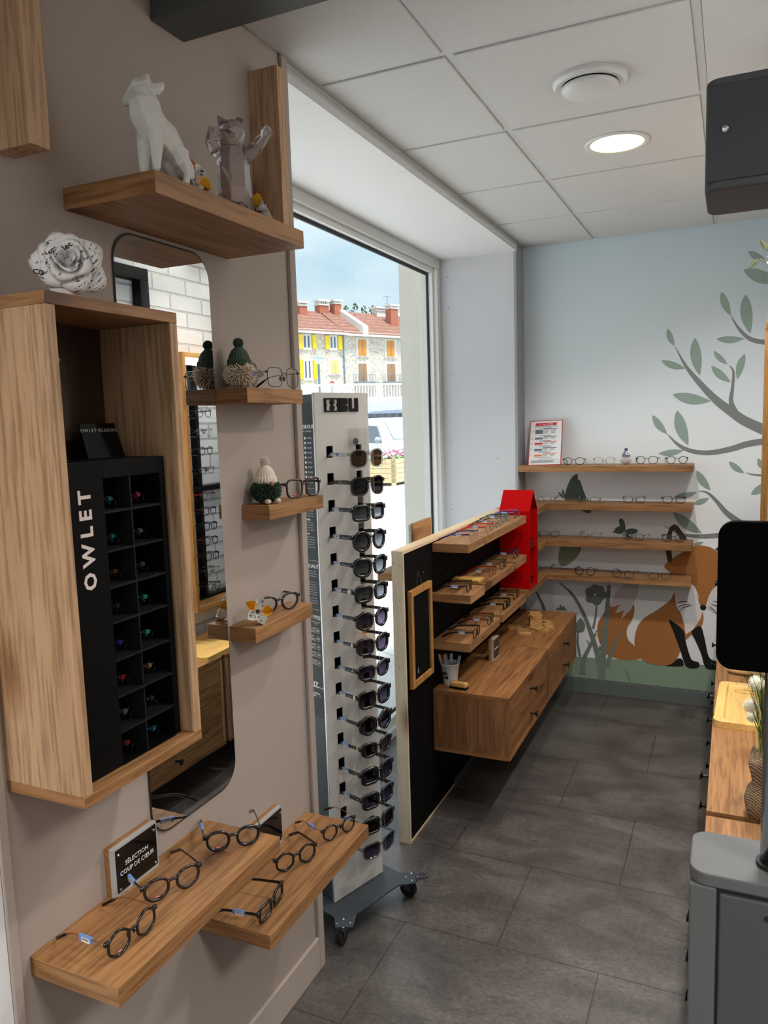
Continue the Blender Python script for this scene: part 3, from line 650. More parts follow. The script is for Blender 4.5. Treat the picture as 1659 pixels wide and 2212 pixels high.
# planter
p = at_depth(848, 1028, 22.5); q = at_depth(830, 1024, 23)
PLN = thing('wooden_planter', 'pale plank planter box of pink flowers at the roadside', 'planter', (p.x, p.y, -.1), math.atan2(-p.y, -p.x)+PI*.25+.35)
PPL = mat('pale_planks', (222, 202, 156), .8, noise=.18, nscale=3); mb = MB()
for k in range(5):
    z = .08+k*.13; mb.box(-.02, .0, -1.8, .0, z, z+.12); mb.box(-.02, .9, -.02, .0, z, z+.12); mb.box(.88, .9, -1.8, 0, z, z+.12); mb.box(-.02, .9, -1.8, -1.78, z, z+.12)
for x, y in ((0, -.1), (.8, -.1), (0, -1.8), (.8, -1.8)): mb.box(x, x+.1, y, y+.1, 0, .7)
mb.obj('box', PPL, PLN); mb = MB(); mb.box(.02, .86, -1.77, -.03, .55, .62); mb.obj('soil', mat('soil', (80, 66, 54), .95), PLN)
mb = MB(); rn = random.Random(8)
for k in range(160): mb.ball((rn.uniform(0, .86), rn.uniform(-1.8, 0), .66+rn.random()*.12), .06, 5, 4, (1, 1, .6))
mb.obj('foliage', mat('planter_green', (120, 150, 96), .9), PLN)['kind'] = 'stuff'
mb = MB()
for k in range(120): mb.m = k % 2; mb.ball((rn.uniform(0, .86), rn.uniform(-1.8, 0), .74+rn.random()*.2), .038, 5, 4)
mb.obj('flowers', [mat('flower_pink', (206, 108, 148), .8), mat('flower_white', (240, 226, 232), .8)], PLN)['kind'] = 'stuff'
# ------------------------------------------------------------------ eyewear
def outline(kind, w, h, n=30):
    """one lens outline (x to the temple side, z up) centred on 0,0"""
    ex = {'round': 2.0, 'panto': 2.25, 'soft': 2.9, 'rect': 4.2, 'square': 3.6, 'hex': 2.6, 'cat': 2.7, 'pilot': 2.6, 'drop': 2.3}[kind]
    pts = []
    for k in range(n):
        a = 2*PI*k/n; ca, sa = math.cos(a), math.sin(a)
        x = w/2*math.copysign(abs(ca)**(2/ex), ca); z = h/2*math.copysign(abs(sa)**(2/ex), sa)
        if kind == 'panto': x *= 1+.10*(z/h)
        if kind == 'cat': z += .16*h*max(0, x/w+.1)*(1 if z > 0 else .35); x *= 1+.12*(z/h)
        if kind == 'pilot': x *= 1+.10*(-abs(z)/h if z < 0 else 0); z -= .12*h*max(0, x/w)*(1 if z < 0 else 0)
        if kind == 'square': x *= 1+.10*(z/h)
        if kind == 'drop': x *= 1+.16*(z/h); z += .05*h*(x/w)
        if kind == 'hex':
            r = 1/max(abs(math.cos(((a+PI/6) % (PI/3))-PI/6)), .1); r = .5+.5*r*.93; x, z = w/2*ca*r*1.02, h/2*sa*r*1.06
        pts.append((x, z))
    return pts
GST = {}
def gmat(c):
    if isinstance(c, str): return MATS[c]
    return mat('frame_%d_%d_%d' % tuple(c[:3]), c[:3], .25, coat=.4)
GOLD = mat('frame_gold', (196, 140, 112), .25, 1); SILV = mat('frame_silver', (150, 150, 152), .25, 1); TORT = mat('frame_tortoise', (46, 22, 16), .2, noise=.9, nscale=60, coat=.5)
CLEARF = thin('frame_crystal', (.80, .80, .80), .10); ROSEF = thin('frame_rose_crystal', (.85, .62, .55), .10); GREYF = thin('frame_smoke', (.42, .40, .40), .08); LILF = thin('frame_lilac', (.62, .58, .86), .1); BRNF = thin('frame_smoke_brown', (.26, .19, .17), .06); PALEF = thin('frame_pale_grey', (.62, .63, .64), .1)
SUNK = thin('sun_lens_grey', (.018, .018, .02), .012); SUNP = thin('sun_lens_violet', (.012, .01, .02), .012, grad=(.16, .13, .24)); SUNB = thin('sun_lens_brown', (.07, .035, .015), .012); SUNR = thin('sun_lens_wine', (.03, .018, .02), .012, grad=(.2, .13, .15)); SUNV = thin('sun_lens_slate', (.02, .025, .03), .012, grad=(.2, .22, .25))
def gstyle(key, kind='panto', w=.047, h=.040, br=.018, t=.0021, d=.0022, frame=(10, 10, 12), temple=None, lens=None, sun=False, thin_temple=False, tagged=True, logo=False, twidth=.004, tip=None, plaque=None, emblem=None):
    if key in GST: return GST[key]
    fm = gmat(frame); tm = gmat(temple if temple is not None else frame); lm = lens or LENS; tipm = gmat(tip) if tip is not None else tm
    ol = outline(kind, w, h); zmin = min(z for _, z in ol); cz = -zmin+t; parts = []
    cx = br/2+w/2; wrap = lambda x: (2.6 if sun else 1.1)*x*x
    zh = cz+h*.27; xe = cx+max(x for x, _ in ol)
    f_ = MB()
    for s_ in (-1, 1):
        f_.tube([(s_*(cx+x), wrap(cx+x), cz+z) for x, z in ol], t, 6, True, (0, 1, 0), ry=None)
    pth = []
    for k in range(7):
        u = -1+k/3; pth.append((u*(br/2+t*.6), wrap(br/2)-.001, cz+h*.17+(1-u*u)*h*.07))
    f_.tube(pth, t*.95, 6, False, (0, 1, 0))
    if thin_temple:
        for s_ in (-1, 1): f_.tube([(s_*br*.36, wrap(.01)+.001, cz-h*.05), (s_*br*.30, .006, cz+h*.02), (s_*br*.52, .002, cz+h*.12)], t*.5, 5); f_.ball((s_*br*.38, .007, cz-h*.06), .004, 6, 5, (.45, .8, 1.5))
    for s_ in (-1, 1): f_.obox((s_*(xe+t*.8), wrap(xe)+.0015, zh), (t*1.3+.001, 0, 0), (0, .0028, 0), (0, 0, max(t*1.4, .0022)))
    parts.append(('frame', f_.mesh('frame', fm, True)))
    for s_ in (-1, 1):
        l_ = MB(); c_ = l_.vert((s_*cx, wrap(cx), cz)); r_ = [l_.vert((s_*(cx+x*.985), wrap(cx+x)+.0003, cz+z*.985)) for x, z in ol]
        for k in range(len(r_)): l_.face((c_, r_[k], r_[(k+1) % len(r_)]))
        parts.append(('lens', l_.mesh('lens', lm, False)))
    xt = xe+t*1.6
    for s_ in (-1, 1):
        tp = MB(); y0 = wrap(xe)+.003
        if sun: path = [(xt, y0, zh), (xt, .04, zh), (xt-.001, .08, zh-.001), (xt-.003, .104, zh-.004), (xt-.006, .128, zh-.012)]; rz_ = [twidth, twidth, twidth*.85, twidth*.7, twidth*.8]
        elif thin_temple: path = [(xt, y0, zh), (xt, .045, zh*.97), (xt-.001, .085, zh*.9), (xt-.003, .108, zh*.62), (xt-.006, .137, .0045)]; rz_ = [.0011, .0009, .0011, .0028, .0034]
        else: path = [(xt, y0, zh), (xt, .03, zh*.98), (xt-.001, .085, zh*.88), (xt-.003, .104, zh*.68), (xt-.006, .137, .0045)]; rz_ = [twidth*.85, twidth*.7, twidth*.62, twidth*.75, .0042]
        sp = smooth_pts(path, False, 3); rr = []
        for i in range(len(sp)): u = i/(len(sp)-1)*(len(rz_)-1); a = min(int(u), len(rz_)-2); rr.append(rz_[a]+(rz_[a+1]-rz_[a])*(u-a))
        nn = len(sp); half = int(nn*.72) if thin_temple or tip is not None else 0
        if half:
            tp.tube([(s_*x, y, z) for x, y, z in sp[:half+1]], rr[:half+1], 6, ry=[min(r*.8, .0012) for r in rr[:half+1]]); tp.m = 1
            tp.tube([(s_*x, y, z) for x, y, z in sp[half:]], rr[half:], 6, ry=[.0015]*(nn-half))
        else: tp.tube([(s_*x, y, z) for x, y, z in sp], rr, 6, ry=[.0013]*nn)
        parts.append(('temple', tp.mesh('temple', [tm, tipm if tip is not None else (BLACKG if thin_temple else tm)], True)))
    if tagged:
        tg = MB(); yt = .052 if not sun else .075; zt = zh*.93 if not sun else zh; xs_ = xt*1.0
        tg.m = 0; tg.box(-xs_-.0028, -xs_+.0028, yt-.015, yt+.015, zt-.0050, zt+.0052)
        tg.m = 1
        for dx in (-.0034, .0028): tg.box(-xs_+dx, -xs_+dx+.0006, yt-.012, yt+.008, zt-.0048, zt+.0036)
        tg.m = 2
        for k in range(9):
            for dx in (-.0036, .0034): tg.box(-xs_+dx, -xs_+dx+.0002, yt-.010+k*.0018, yt-.010+k*.0018+(.0010 if k % 3 else .0005), zt-.001, zt+.0025)
        parts.append(('price_tag', tg.mesh('price_tag', [BLUE, WHITE, INK])))
    if logo:
        lg = MB(); yy = wrap(cx)-.0012; zl = cz-h*.34
        lg.m = 0; lg.prism([(-cx-.005, yy, zl-.0022), (-cx-.0008, yy, zl-.0015), (-cx+.0008, yy, zl-.0015), (-cx+.005, yy, zl-.0022), (-cx+.0058, yy, zl+.0022), (-cx-.0058, yy, zl+.0022)], (0, .0004, 0))
        lg.m = 1
        for k in range(6): lg.box(-cx-.0042+k*.0014, -cx-.0042+k*.0014+.0009, yy-.0003, yy, zl-.0006, zl+.0010)
        for k in range(3): lg.m = 2; lg.box(cx-.008, cx+.006-.004*k, yy-.0002, yy, cz-h*.30-k*.0016, cz-h*.30-k*.0016+.0005)
        parts.append(('lens_sticker', lg.mesh('lens_sticker', [mat('sticker_red', (170, 24, 36), .5), WHITE, mat('sticker_grey', (120, 110, 96), .6)])))
    if plaque:
        pq = MB()
        for s_ in (-1, 1): pq.box(s_*xt-.0019, s_*xt+.0019, wrap(xe)+.009, wrap(xe)+.015, zh-twidth*.95, zh+twidth*.95)
        parts.append(('temple_plaque', pq.mesh('temple_plaque', plaque)))
    if emblem == 'rim':
        pq = MB()
        for s_ in (-1, 1): pq.tube([(s_*(cx+x*1.045), wrap(cx+x)-t*.45, cz+z*1.05) for x, z in ol], .0006, 5, True, (0, 1, 0))
        parts.append(('rim_line', pq.mesh('rim_line', INKW)))
    elif emblem:
        pq = MB(); W_ = twidth; X0 = lambda s_: (min(s_*xt, s_*(xt+.0022)), max(s_*xt, s_*(xt+.0022)))
        for s_ in (-1, 1):
            B_ = lambda y0, y1, z0, z1: pq.box(*X0(s_), .028+y0, .028+y1, zh+z0, zh+z1)
            if emblem == 'disc': pq.lathe([(W_*.95, -.0004), (W_*.95, .0004)], 18, (s_*(xt+.0018), .028, zh), 'x')
            if emblem == 'U': B_(-.006, -.0035, -.006, .006); B_(.0035, .006, -.006, .006); B_(-.0035, .0035, -.006, -.0035)
            if emblem == 'F': B_(.002, .003, -.003, .003); B_(-.002, .002, .002, .003); B_(-.001, .002, -.0003, .0006)
            if emblem == 'bar': B_(-.004, .004, -.0008, .0008)
        parts.append(('temple_emblem', pq.mesh('temple_emblem', {'disc': INKW, 'F': INKW}.get(emblem, MATS['plaque_gold']))))
    for nm, me in parts:
        bm = bmesh.new(); bm.from_mesh(me); bmesh.ops.recalc_face_normals(bm, faces=bm.faces); bm.to_mesh(me); bm.free()
    GST[key] = dict(parts=parts, cx=cx, zh=zh, hw=xt, h=h); return GST[key]
def glasses(style, label, loc, rz, group, cat='glasses', name='eyeglasses', rot=None):
    t = thing(name, label, cat, loc, rz, group, rot)
    for nm, me in GST[style]['parts']: link(nm, me, t)
    return t
def stand_on(style, label, p1, p2, z, group, name='eyeglasses'):
    """p1, p2: photograph points where the two rims touch a surface of height z"""
    a, b = at(*p1, 'z', z), at(*p2, 'z', z); e = (b-a); c_ = (a+b)/2
    return glasses(style, label, (c_.x, c_.y, z+.0003), math.atan2(e.y, e.x), group, name=name)
# ------------------------------------------------------------------ oak fittings of the left wall
def board(name, label, cat, x0, x1, y0, y1, z0, z1, m=OAK_Y, group=None):
    mb = MB(); cx, cy = (x0+x1)/2, (y0+y1)/2; mb.gbox(x0-cx, x1-cx, y0-cy, y1-cy, 0, z1-z0)
    o = mb.obj(name, [m, OAK_X if m is OAK_Y else m], bevel=.0012); o.location = (cx, cy, z0); return tag(o, label, cat, group)
GLS = 'oak shelves on the left wall'
board('wall_shelf', 'deep oak shelf high on the left wall carrying two animal figurines', 'shelf', XL, -.891, 1.065, 1.556, 2.014, 2.052, group=GLS)
board('wall_shelf', 'small oak shelf beside the mirror with the green-hatted gnome', 'shelf', XL, -1.008, 1.474, 1.722, 1.673, 1.708, group=GLS)
board('wall_shelf', 'small oak shelf with the white-hatted green gnome and burgundy glasses', 'shelf', XL, -1.02, 1.56, 1.83, 1.391, 1.427, group=GLS)
board('wall_shelf', 'small oak shelf with the yellow and white paper flower', 'shelf', XL, -1.025, 1.483, 1.754, 1.104, 1.141, group=GLS)
board('wall_shelf', 'long low oak shelf nearest the viewer, with the framed black SÉLECTION sign', 'shelf', XL, -.899, .858, 1.354, .676, .712, group=GLS)
board('wall_shelf', 'lowest long oak shelf, partly under its neighbour and closest to the sunglasses stand', 'shelf', XL, -.897, 1.294, 1.791, .479, .514, group=GLS)
board('wood_upright', 'upright oak plank hanging at the top left corner of the photo', 'panel', XL, -1.018, .928, .968, 2.074, 2.50, OAK_Z, 'upright planks on the left wall')
board('wood_upright', 'dark upright oak plank at the window end of the left wall', 'panel', XL, -1.017, 1.680, 1.713, 2.074, 2.481, OAK_Z, 'upright planks on the left wall')
mb = MB(); mb.box(XL, 2.4, 1.331, 1.436, 2.447, ZC-.001); one(mb, 'ceiling_beam', mat('beam_grey', (74, 78, 76), .6), 'dark grey beam boxed under the ceiling at the top left', 'beam', bevel=.003)
# mirror
def rrect(y0, y1, z0, z1, r, n=8):
    pts = []
    for cy, cz, a0 in ((y1-r, z1-r, 0), (y0+r, z1-r, PI/2), (y0+r, z0+r, PI), (y1-r, z0+r, 1.5*PI)):
        for k in range(n+1): a = a0+PI/2*k/n; pts.append((cy+r*math.cos(a), cz+r*math.sin(a)))
    return pts
MIR = thing('wall_mirror', 'tall frameless mirror with rounded corners behind the oak display box', 'mirror', (XL, 1.323, .755))
pts = rrect(-.149, .149, 0, 1.252, .058)
mb = MB(); mb.prism([(.0005, y, z) for y, z in pts], (.0035, 0, 0)); mb.obj('backing', mat('mirror_edge', (40, 42, 42), .4), MIR)
mb = MB(); mb.prism([(.0042, y*.993, .004+z*.9936) for y, z in pts], (.0006, 0, 0)); mb.obj('glass', mat('mirror_silver', (226, 230, 230), .01, 1), MIR)
# display box with reading-glasses stand
BX = thing('display_box', 'tall open-front oak box on the left wall holding a black stand', 'display case', (XL, .993, 1.022))
hy = .148; dx = .175; H = .806
mb = MB(); mb.gbox(0, dx, -hy, hy, 0, .019); mb.obj('bottom_panel', [OAK_Y, OAK_X], BX, bevel=.001)
mb = MB(); mb.gbox(0, dx, -hy, hy, H-.019, H); mb.obj('top_panel', [OAK_Y, OAK_X], BX, bevel=.001)
for s_ in (-1, 1): mb = MB(); mb.box(0, dx-.0005, min(s_*hy, s_*(hy-.019)), max(s_*hy, s_*(hy-.019)), .0192, H-.0192); mb.obj('side_panel', OAK_Z, BX, bevel=.001)
mb = MB(); mb.box(0, .006, -hy+.019, hy-.019, .0192, H-.0192); mb.obj('back_panel', wood('dark_oak', (70, 46, 30), (44, 28, 18), 'z'), BX)
XS = -.952
zt_, zb_ = at(345, 985, 'x', XS).z, 1.0425
yS0, yS1 = .867, at(357, 1050, 'x', XS).y
OS = thing('reading_glasses_stand', 'black stand lettered OWLET with two columns of cells inside the oak box', 'display stand', (XS, yS0, zb_))
wS, hS = yS1-yS0, zt_-zb_
cy = [at(x, 1021, 'x', XS).y-yS0 for x in (221, 281, 344)]
rowpx = [1021, 1088, 1165, 1237, 1307, 1382, 1454, 1524, 1589]
rz_ = [at(345+(p_-1021)*.062, p_, 'x', XS).z-zb_ for p_ in rowpx]
SB = mat('stand_black', (5, 5, 6), .6, spec=.12); SIN = mat('stand_inner_black', (5, 5, 5), .8)
mb = MB(); mb.box(-.115, 0, 0, cy[0], 0, hS); mb.box(-.115, 0, cy[2], wS, 0, hS); mb.box(-.115, 0, cy[0], cy[2], rz_[0], hS); mb.box(-.115, 0, cy[0], cy[2], 0, rz_[8]); mb.box(-.115, -.108, cy[0], cy[2], rz_[8], rz_[0])
mb.obj('body', SB, OS, bevel=.001)
mb = MB()
for z in rz_[1:8]: mb.box(-.108, -.001, cy[0], cy[2], z-.002, z+.002)
mb.box(-.108, -.002, cy[1]-.0015, cy[1]+.0015, rz_[8], rz_[0]); mb.obj('cell_divider', mat('divider_grey', (20, 21, 22), .6, spec=.2), OS)
yc = cy[0]*.55; zl = [at(194, 1052, 'x', XS).z-zb_, at(204, 1280, 'x', XS).z-zb_]
text('lettering', 'OWLET', .036, mat('letter_white', (216, 204, 198), .6), OS, (.0006, yc, (zl[0]+zl[1])/2), (0, 0, 1), (0, -1, 0), spacing=1.55, bold=.0011)
GC = [(60, 190, 200), (220, 40, 90), (50, 160, 190), (120, 122, 126), (150, 70, 50), (96, 98, 102), (70, 72, 74), (70, 190, 170), (46, 70, 190), (60, 220, 150), (220, 50, 50), (196, 150, 80), (150, 160, 166), (60, 62, 66), (220, 52, 40), (50, 160, 200)]
CN = ['turquoise', 'magenta', 'blue-green', 'grey', 'rust', 'dark grey', 'charcoal', 'sea-green', 'blue', 'bright green', 'red', 'amber', 'pale grey', 'black', 'scarlet', 'teal-blue']
ORD = ['top', 'second', 'third', 'fourth', 'fifth', 'sixth', 'seventh', 'bottom']
for r in range(8):
    for k in range(2):
        i = r*2+k; col = GC[i]; key = 'read%d' % i
        g = thing('reading_glasses', 'folded %s reading glasses, %s cell, %s row of the black stand' % (CN[i], ('left', 'right')[k], ORD[r]), 'glasses',
                  (XS-.035, yS0+(cy[k]+cy[k+1])/2+.004, zb_+rz_[r+1]+.0022), PI*.5, 'reading glasses in the black stand')
        mb = MB()
        for s_ in (-1, 1): mb.tube([(s_*.0145+.0125*math.cos(2*PI*q/14), 0, .0115+.0105*math.sin(2*PI*q/14)) for q in range(14)], .001, 5, True, (0, 1, 0))
        mb.tube([(-.003, 0, .016), (0, -.001, .018), (.003, 0, .016)], .001, 5); mb.obj('frame', BLACKG, g, True)
        mb = MB(); mb.tube([(-.027, .003, .016), (.006, .006, .016), (.018, .006, .006)], .0018, 6); mb.tube([(.027, .005, .014), (-.004, .010, .015), (-.016, .010, .008)], .0018, 6)
        mb.box(.006, .014, -.004, .004, .013, .020); mb.obj('temple', mat('reader_'+CN[i].replace(' ', '_').replace('-', '_'), tuple(int(c_*.55) for c_ in col), .35), g)
CB = mat('card_black', (7, 7, 7), .6, spec=.15)
p0 = at(243, 975, 'x', -1.02)
CD = thing('brand_card', 'black card lettered OWLET READING leaning behind the stand inside the oak box', 'card', (-1.035, p0.y, zt_+.0004))
mb = MB(); mb.prism([(0, -.045, 0), (0, .045, 0), (-.02, .043, .062), (-.02, -.041, .062)], (.002, 0, 0)); mb.obj('card', CB, CD)
text('lettering', 'OWLET·READING', .0092, mat('letter_dim', (170, 170, 170), .6), CD, (-.0122, 0, .049), (0, 1, 0), (-.31, 0, .95), spacing=1.3)
CAP = thing('cloth_pouch', 'black cloth bundle with pale band and strap inside the top of the oak box', 'pouch', (-1.045, .900, 1.041))
rn = random.Random(2); mb = MB(); mb.ball((0, 0, .655), .06, 18, 12, (.75, .62, 1.25)); mb.obj('pouch', mat('black_cloth', (14, 13, 14), .95, bump=.3, bscale=90), CAP, smooth=True)
mb = MB(); mb.tube([(.04, -.028, .715), (.048, -.005, .718), (.046, .018, .706), (.043, .032, .69)], [.006, .008, .007, .010], 8, ry=.002); mb.obj('band', mat('band_grey', (120, 120, 122), .6), CAP)
mb = MB(); mb.tube([(.03, -.02, .59), (.05, 0, .56), (.055, .02, .535), (.05, .03, .53)], .003, 6); mb.obj('strap', BLACK, CAP)
mb = MB(); mb.box(-.02, .02, -.03, .03, zt_-1.041+.0004, .62); mb.obj('pouch_base', CB, CAP)
text('lettering', 'OW', .036, mat('letter_white2', (150, 146, 144), .6), CAP, (.0206, .002, .583), (0, 1, 0), (0, 0, 1), bold=.001)
# wall signs
def sign(name, label, cx, y0, y1, z, h, lines, face=1, rz=0, tilt=0, lead=1.25, size=.0125):
    W_ = y1-y0; t = thing(name, label, 'sign', (cx, (y0+y1)/2, z), rz, 'black acrylic display signs')
    mb = MB(); mb.box(-.018, -.006, -W_/2, W_/2, 0, h); mb.obj('wood_block', OAK_Y, t, bevel=.0008)
    mb = MB(); mb.m = 0; mb.box(-.0058, .0055, -W_/2, W_/2, 0, .0075); mb.box(-.0058, .0055, -W_/2, W_/2, h-.004, h); mb.box(-.0058, .0055, -W_/2, -W_/2+.0045, .0075, h-.004); mb.box(-.0058, .0055, W_/2-.003, W_/2, .0075, h-.004)
    mb.obj('acrylic_edge', mat('acrylic_edge', (206, 206, 204), .08, spec=.8, trans=.35), t)
    mb = MB(); mb.box(-.0058, .0062, -W_/2+.0045, W_/2-.003, .0075, h-.004); mb.obj('black_face', BLACKG, t)
    for a in (-1, 1):
        for b in (.014, h-.014): mb = MB(); mb.lathe([(.0028, .006), (.0028, .0085), (.0015, .0095)], 10, (0, a*(W_/2-.011), b), 'x'); mb.obj('screw', METAL, t)
    if lines: text('lettering', lines, size, INKW, t, (.0068, 0, h*.51), (0, 1, 0), (0, 0, 1), lead=lead, ext=.0002)
    return t
sign('display_sign', 'black acrylic sign on a wood block reading SÉLECTION COUP DE CŒUR', -1.0815, 1.041, 1.163, .7122, .099, 'SÉLECTION\nCOUP DE CŒUR', size=.0128)
sign('display_sign', 'black acrylic sign half hidden behind the edge of the nearest low shelf', -1.0815, 1.512, 1.634, .5142, .099, '')
# glasses of the left wall
gstyle('blk_round', 'panto', .046, .040, .018, 0.0034, frame=(8, 8, 10), logo=True, twidth=.005)
gstyle('brn_round', 'panto', .047, .041, .018, 0.0031, frame=(30, 18, 16), logo=True, twidth=.0045)
gstyle('blk_gold', 'hex', .045, .042, .018, 0.0027, frame=(12, 12, 14), temple='frame_gold', thin_temple=True, logo=True)
gstyle('blk_gold2', 'round', .042, .040, .020, 0.0027, frame=(12, 12, 14), temple='frame_gold', thin_temple=True, logo=True)
gstyle('blk_hex', 'hex', .046, .042, .018, 0.0032, frame=(10, 9, 10), temple='frame_tortoise', logo=True, twidth=.0055)
gstyle('blk_rect', 'rect', .048, .034, .016, 0.0036, frame=(10, 9, 9), twidth=.0055)
gstyle('thin_black', 'square', .050, .044, .018, .0010, frame=(24, 20, 22), temple='frame_gold', thin_temple=True)
gstyle('burg', 'square', .052, .046, .017, 0.0029, frame=(48, 12, 18), temple=(40, 12, 16), logo=True, twidth=.0045)
gstyle('navy_cat', 'drop', .050, .040, .018, 0.0032, frame=(20, 18, 26), temple='frame_tortoise', twidth=.0045)
GL = 'glasses on the left wall shelves'
LZ1, LZ2 = .712, .514
stand_on('blk_round', 'black thick round glasses at the far end of the nearest low shelf', (470.6, 1840), (538.6, 1826.3), LZ1, GL)
stand_on('brn_round', 'dark brown panto glasses in front of the SÉLECTION sign', (337, 1949), (412, 1916), LZ1, GL)
stand_on('blk_gold', 'black hexagonal glasses with thin gold temples at the near end of the low shelf', (258.4, 2068), (321, 2017), LZ1, GL)
stand_on('blk_gold2', 'black round glasses with thin copper temples at the far corner of the lowest shelf', (711.5, 1818), (757, 1796), LZ2, GL)
stand_on('blk_hex', 'black glasses with tortoiseshell temples in the middle of the lowest shelf', (619, 1883), (664, 1864), LZ2, GL)
stand_on('blk_rect', 'black rectangular glasses turned side-on at the near end of the lowest shelf', (573, 1991), (606, 1946), LZ2, GL)
stand_on('thin_black', 'large thin-rimmed square glasses with rose-gold temples beside the green-hatted gnome', (589, 836), (640.6, 838), 1.708, GL)
stand_on('burg', 'large burgundy square glasses on the shelf of the white-hatted gnome', (636, 1077), (680, 1071), 1.427, GL)
stand_on('navy_cat', 'dark tortoiseshell glasses beside the yellow and white paper flower', (579, 1327), (629, 1316), 1.141, GL)
# ------------------------------------------------------------------ little decorations
def fluff(c, r, n, ln, wd, seed, sc=(1, 1, 1), zmin=-1):
    mb = MB(); rn = random.Random(seed); c = Vector(c)
    mb.ball(c, r*.86, 12, 8, sc)
    for k in range(n):
        z = 1-2*(k+.5)/n; a = k*2.39996
        if z < zmin: continue
        q = math.sqrt(1-z*z); d = Vector((q*math.cos(a)*sc[0], q*math.sin(a)*sc[1], z*sc[2])); d2 = (d+Vector((rn.uniform(-.3, .3), rn.uniform(-.3, .3), rn.uniform(-.35, .15)))*.6).normalized()
        p = c+d*r*.82; e = p+d2*ln*rn.uniform(.8, 1.15); mb.tube([p, (p+e)/2+Vector((rn.uniform(-1, 1), rn.uniform(-1, 1), rn.uniform(-1, 1)))*ln*.12, e], [wd, wd*.95, wd*.55], 5)
    return mb
def gnome(label, loc, rz, hat, beard, sc=1.0, feet=None, hatpom=None, seed=1, daisy=False, nose=None, group='knitted gnomes'):
    t = thing('gnome', label, 'figurine', loc, rz, group); t.scale = (sc,)*3
    fluff((0, 0, .032), .030, 420, .012, .0022, seed, (1.12, 1.12, .88)).obj('body', beard, t, smooth=True)
    mb = MB(); prof = [(.026, .050), (.0275, .054), (.027, .064), (.0245, .067), (.022, .075), (.017, .086), (.009, .094), (.003, .097)]
    seg = 44; rows = []
    for r_, h_ in prof: rows.append([mb.vert((r_*(1+.05*(k % 2))*math.cos(2*PI*k/seg), r_*(1+.05*(k % 2))*math.sin(2*PI*k/seg), h_)) for k in range(seg)])
    for A, B in zip(rows, rows[1:]):
        for k in range(seg): mb.face((A[k], A[(k+1) % seg], B[(k+1) % seg], B[k]))
    mb.face(rows[0][::-1]); mb.face(rows[-1]); mb.obj('hat', hat, t)
    fluff((0, 0, .104), .0105, 120, .004, .0013, seed+5).obj('pompom', hatpom or hat, t, smooth=True)
    if nose: mb = MB(); mb.ball((0, -.030, .050), .006, 10, 8); mb.obj('nose', nose, t, smooth=True)
    if feet:
        for s_ in (-1, 1): mb = MB(); mb.ball((s_*.014, -.031, .0068), .0075, 10, 8, (.9, 1.5, .85)); mb.obj('foot', feet, t, smooth=True)
    if daisy:
        mb = MB()
        for k in range(10): a = 2*PI*k/10; mb.ball((.013+.010*math.cos(a), -.030, .080+.010*math.sin(a)), .0045, 6, 5, (1, .4, 1))
        mb.m = 1; mb.ball((.013, -.032, .080), .005, 8, 6, (1, .6, 1)); mb.obj('daisy', [mat('daisy_white', (238, 238, 234), .8), mat('daisy_yellow', (232, 180, 40), .8)], t)
    return t
CREAM = mat('wool_cream', (206, 188, 164), .95); WGREEN = mat('wool_green', (52, 66, 54), .95, noise=.2, nscale=120); WGREEN2 = mat('wool_deep_green', (46, 66, 48), .95, noise=.35, nscale=300); WWHITE = mat('wool_white', (226, 216, 200), .95); LILAC = mat('wool_lilac', (128, 118, 158), .95)
p = at(508, 834, 'z', 1.7083); p.x = max(p.x, -1.055); p.x = -1.052
gnome('gnome with a dark green knitted hat and cream pompom body, beside the mirror', (-1.052, 1.512, 1.7083), 1.2, WGREEN, CREAM, 1.0, seed=3, nose=CREAM)
p = at(560, 1088, 'z', 1.4273)
gnome('gnome with a white knitted hat and dark green pompom body', (-1.058, 1.607, 1.4273), 1.1, WWHITE, WGREEN2, 1.0, feet=WWHITE, seed=4, nose=mat('nose_wood', (176, 116, 78), .7))
def paper_text():
    t = NT('printed_paper'); v = t.coords((1, 1, 1), True, (.4, .3, .8)); wv = t.n('ShaderNodeTexWave', _bands_direction='Z'); wv.inputs['Scale'].default_value = 55; t.l(v, wv.inputs['Vector'])
    n = t.noise(v, 190, 2); n2 = t.noise(v, 28, 1)
    a = t.ramp(wv.outputs[0], [(.70, (1, 1, 1, 1)), (.78, (0, 0, 0, 1))]); b = t.ramp(n, [(.47, (0, 0, 0, 1)), (.5, (1, 1, 1, 1))]); c_ = t.ramp(n2, [(.48, (0, 0, 0, 1)), (.52, (1, 1, 1, 1))])
    f_ = t.mix(1, t.mix(1, a, b, 'LIGHTEN'), c_, 'LIGHTEN')
    t.l(t.mix(f_, srgb((70, 68, 70)), srgb((228, 224, 222))), t.p.inputs['Base Color']); t.p.inputs['Roughness'].default_value = .7; return t.m
PTXT = paper_text()
def petal(mb, ang, r0, r1, wd, lift, curl, n=7, m=9, tilt=0):
    rows = []
    for i in range(n):
        u = i/(n-1); row = []
        for j in range(m):
            v = -1+2*j/(m-1); ww = wd*math.sin(PI*min(1, .18+u*.62))**.6*(1 if u < .8 else math.sqrt(max(.02, 1-((u-.8)/.24)**2)))
            rad = r0+(r1-r0)*u; a = ang+v*ww/max(rad, .012)*.9
            z = lift*u**.75 - curl*max(0, u-.62)**2*9 - .10*wd*v*v*u
            rad2 = rad*(1-.10*v*v)+curl*max(0, u-.6)*1.2
            row.append(mb.vert((rad2*math.cos(a), rad2*math.sin(a), z)))
        rows.append(row)
    for i in range(n-1):
        for j in range(m-1): mb.face((rows[i][j], rows[i][j+1], rows[i+1][j+1], rows[i+1][j]))
p = at(146, 606, 'y', .93)
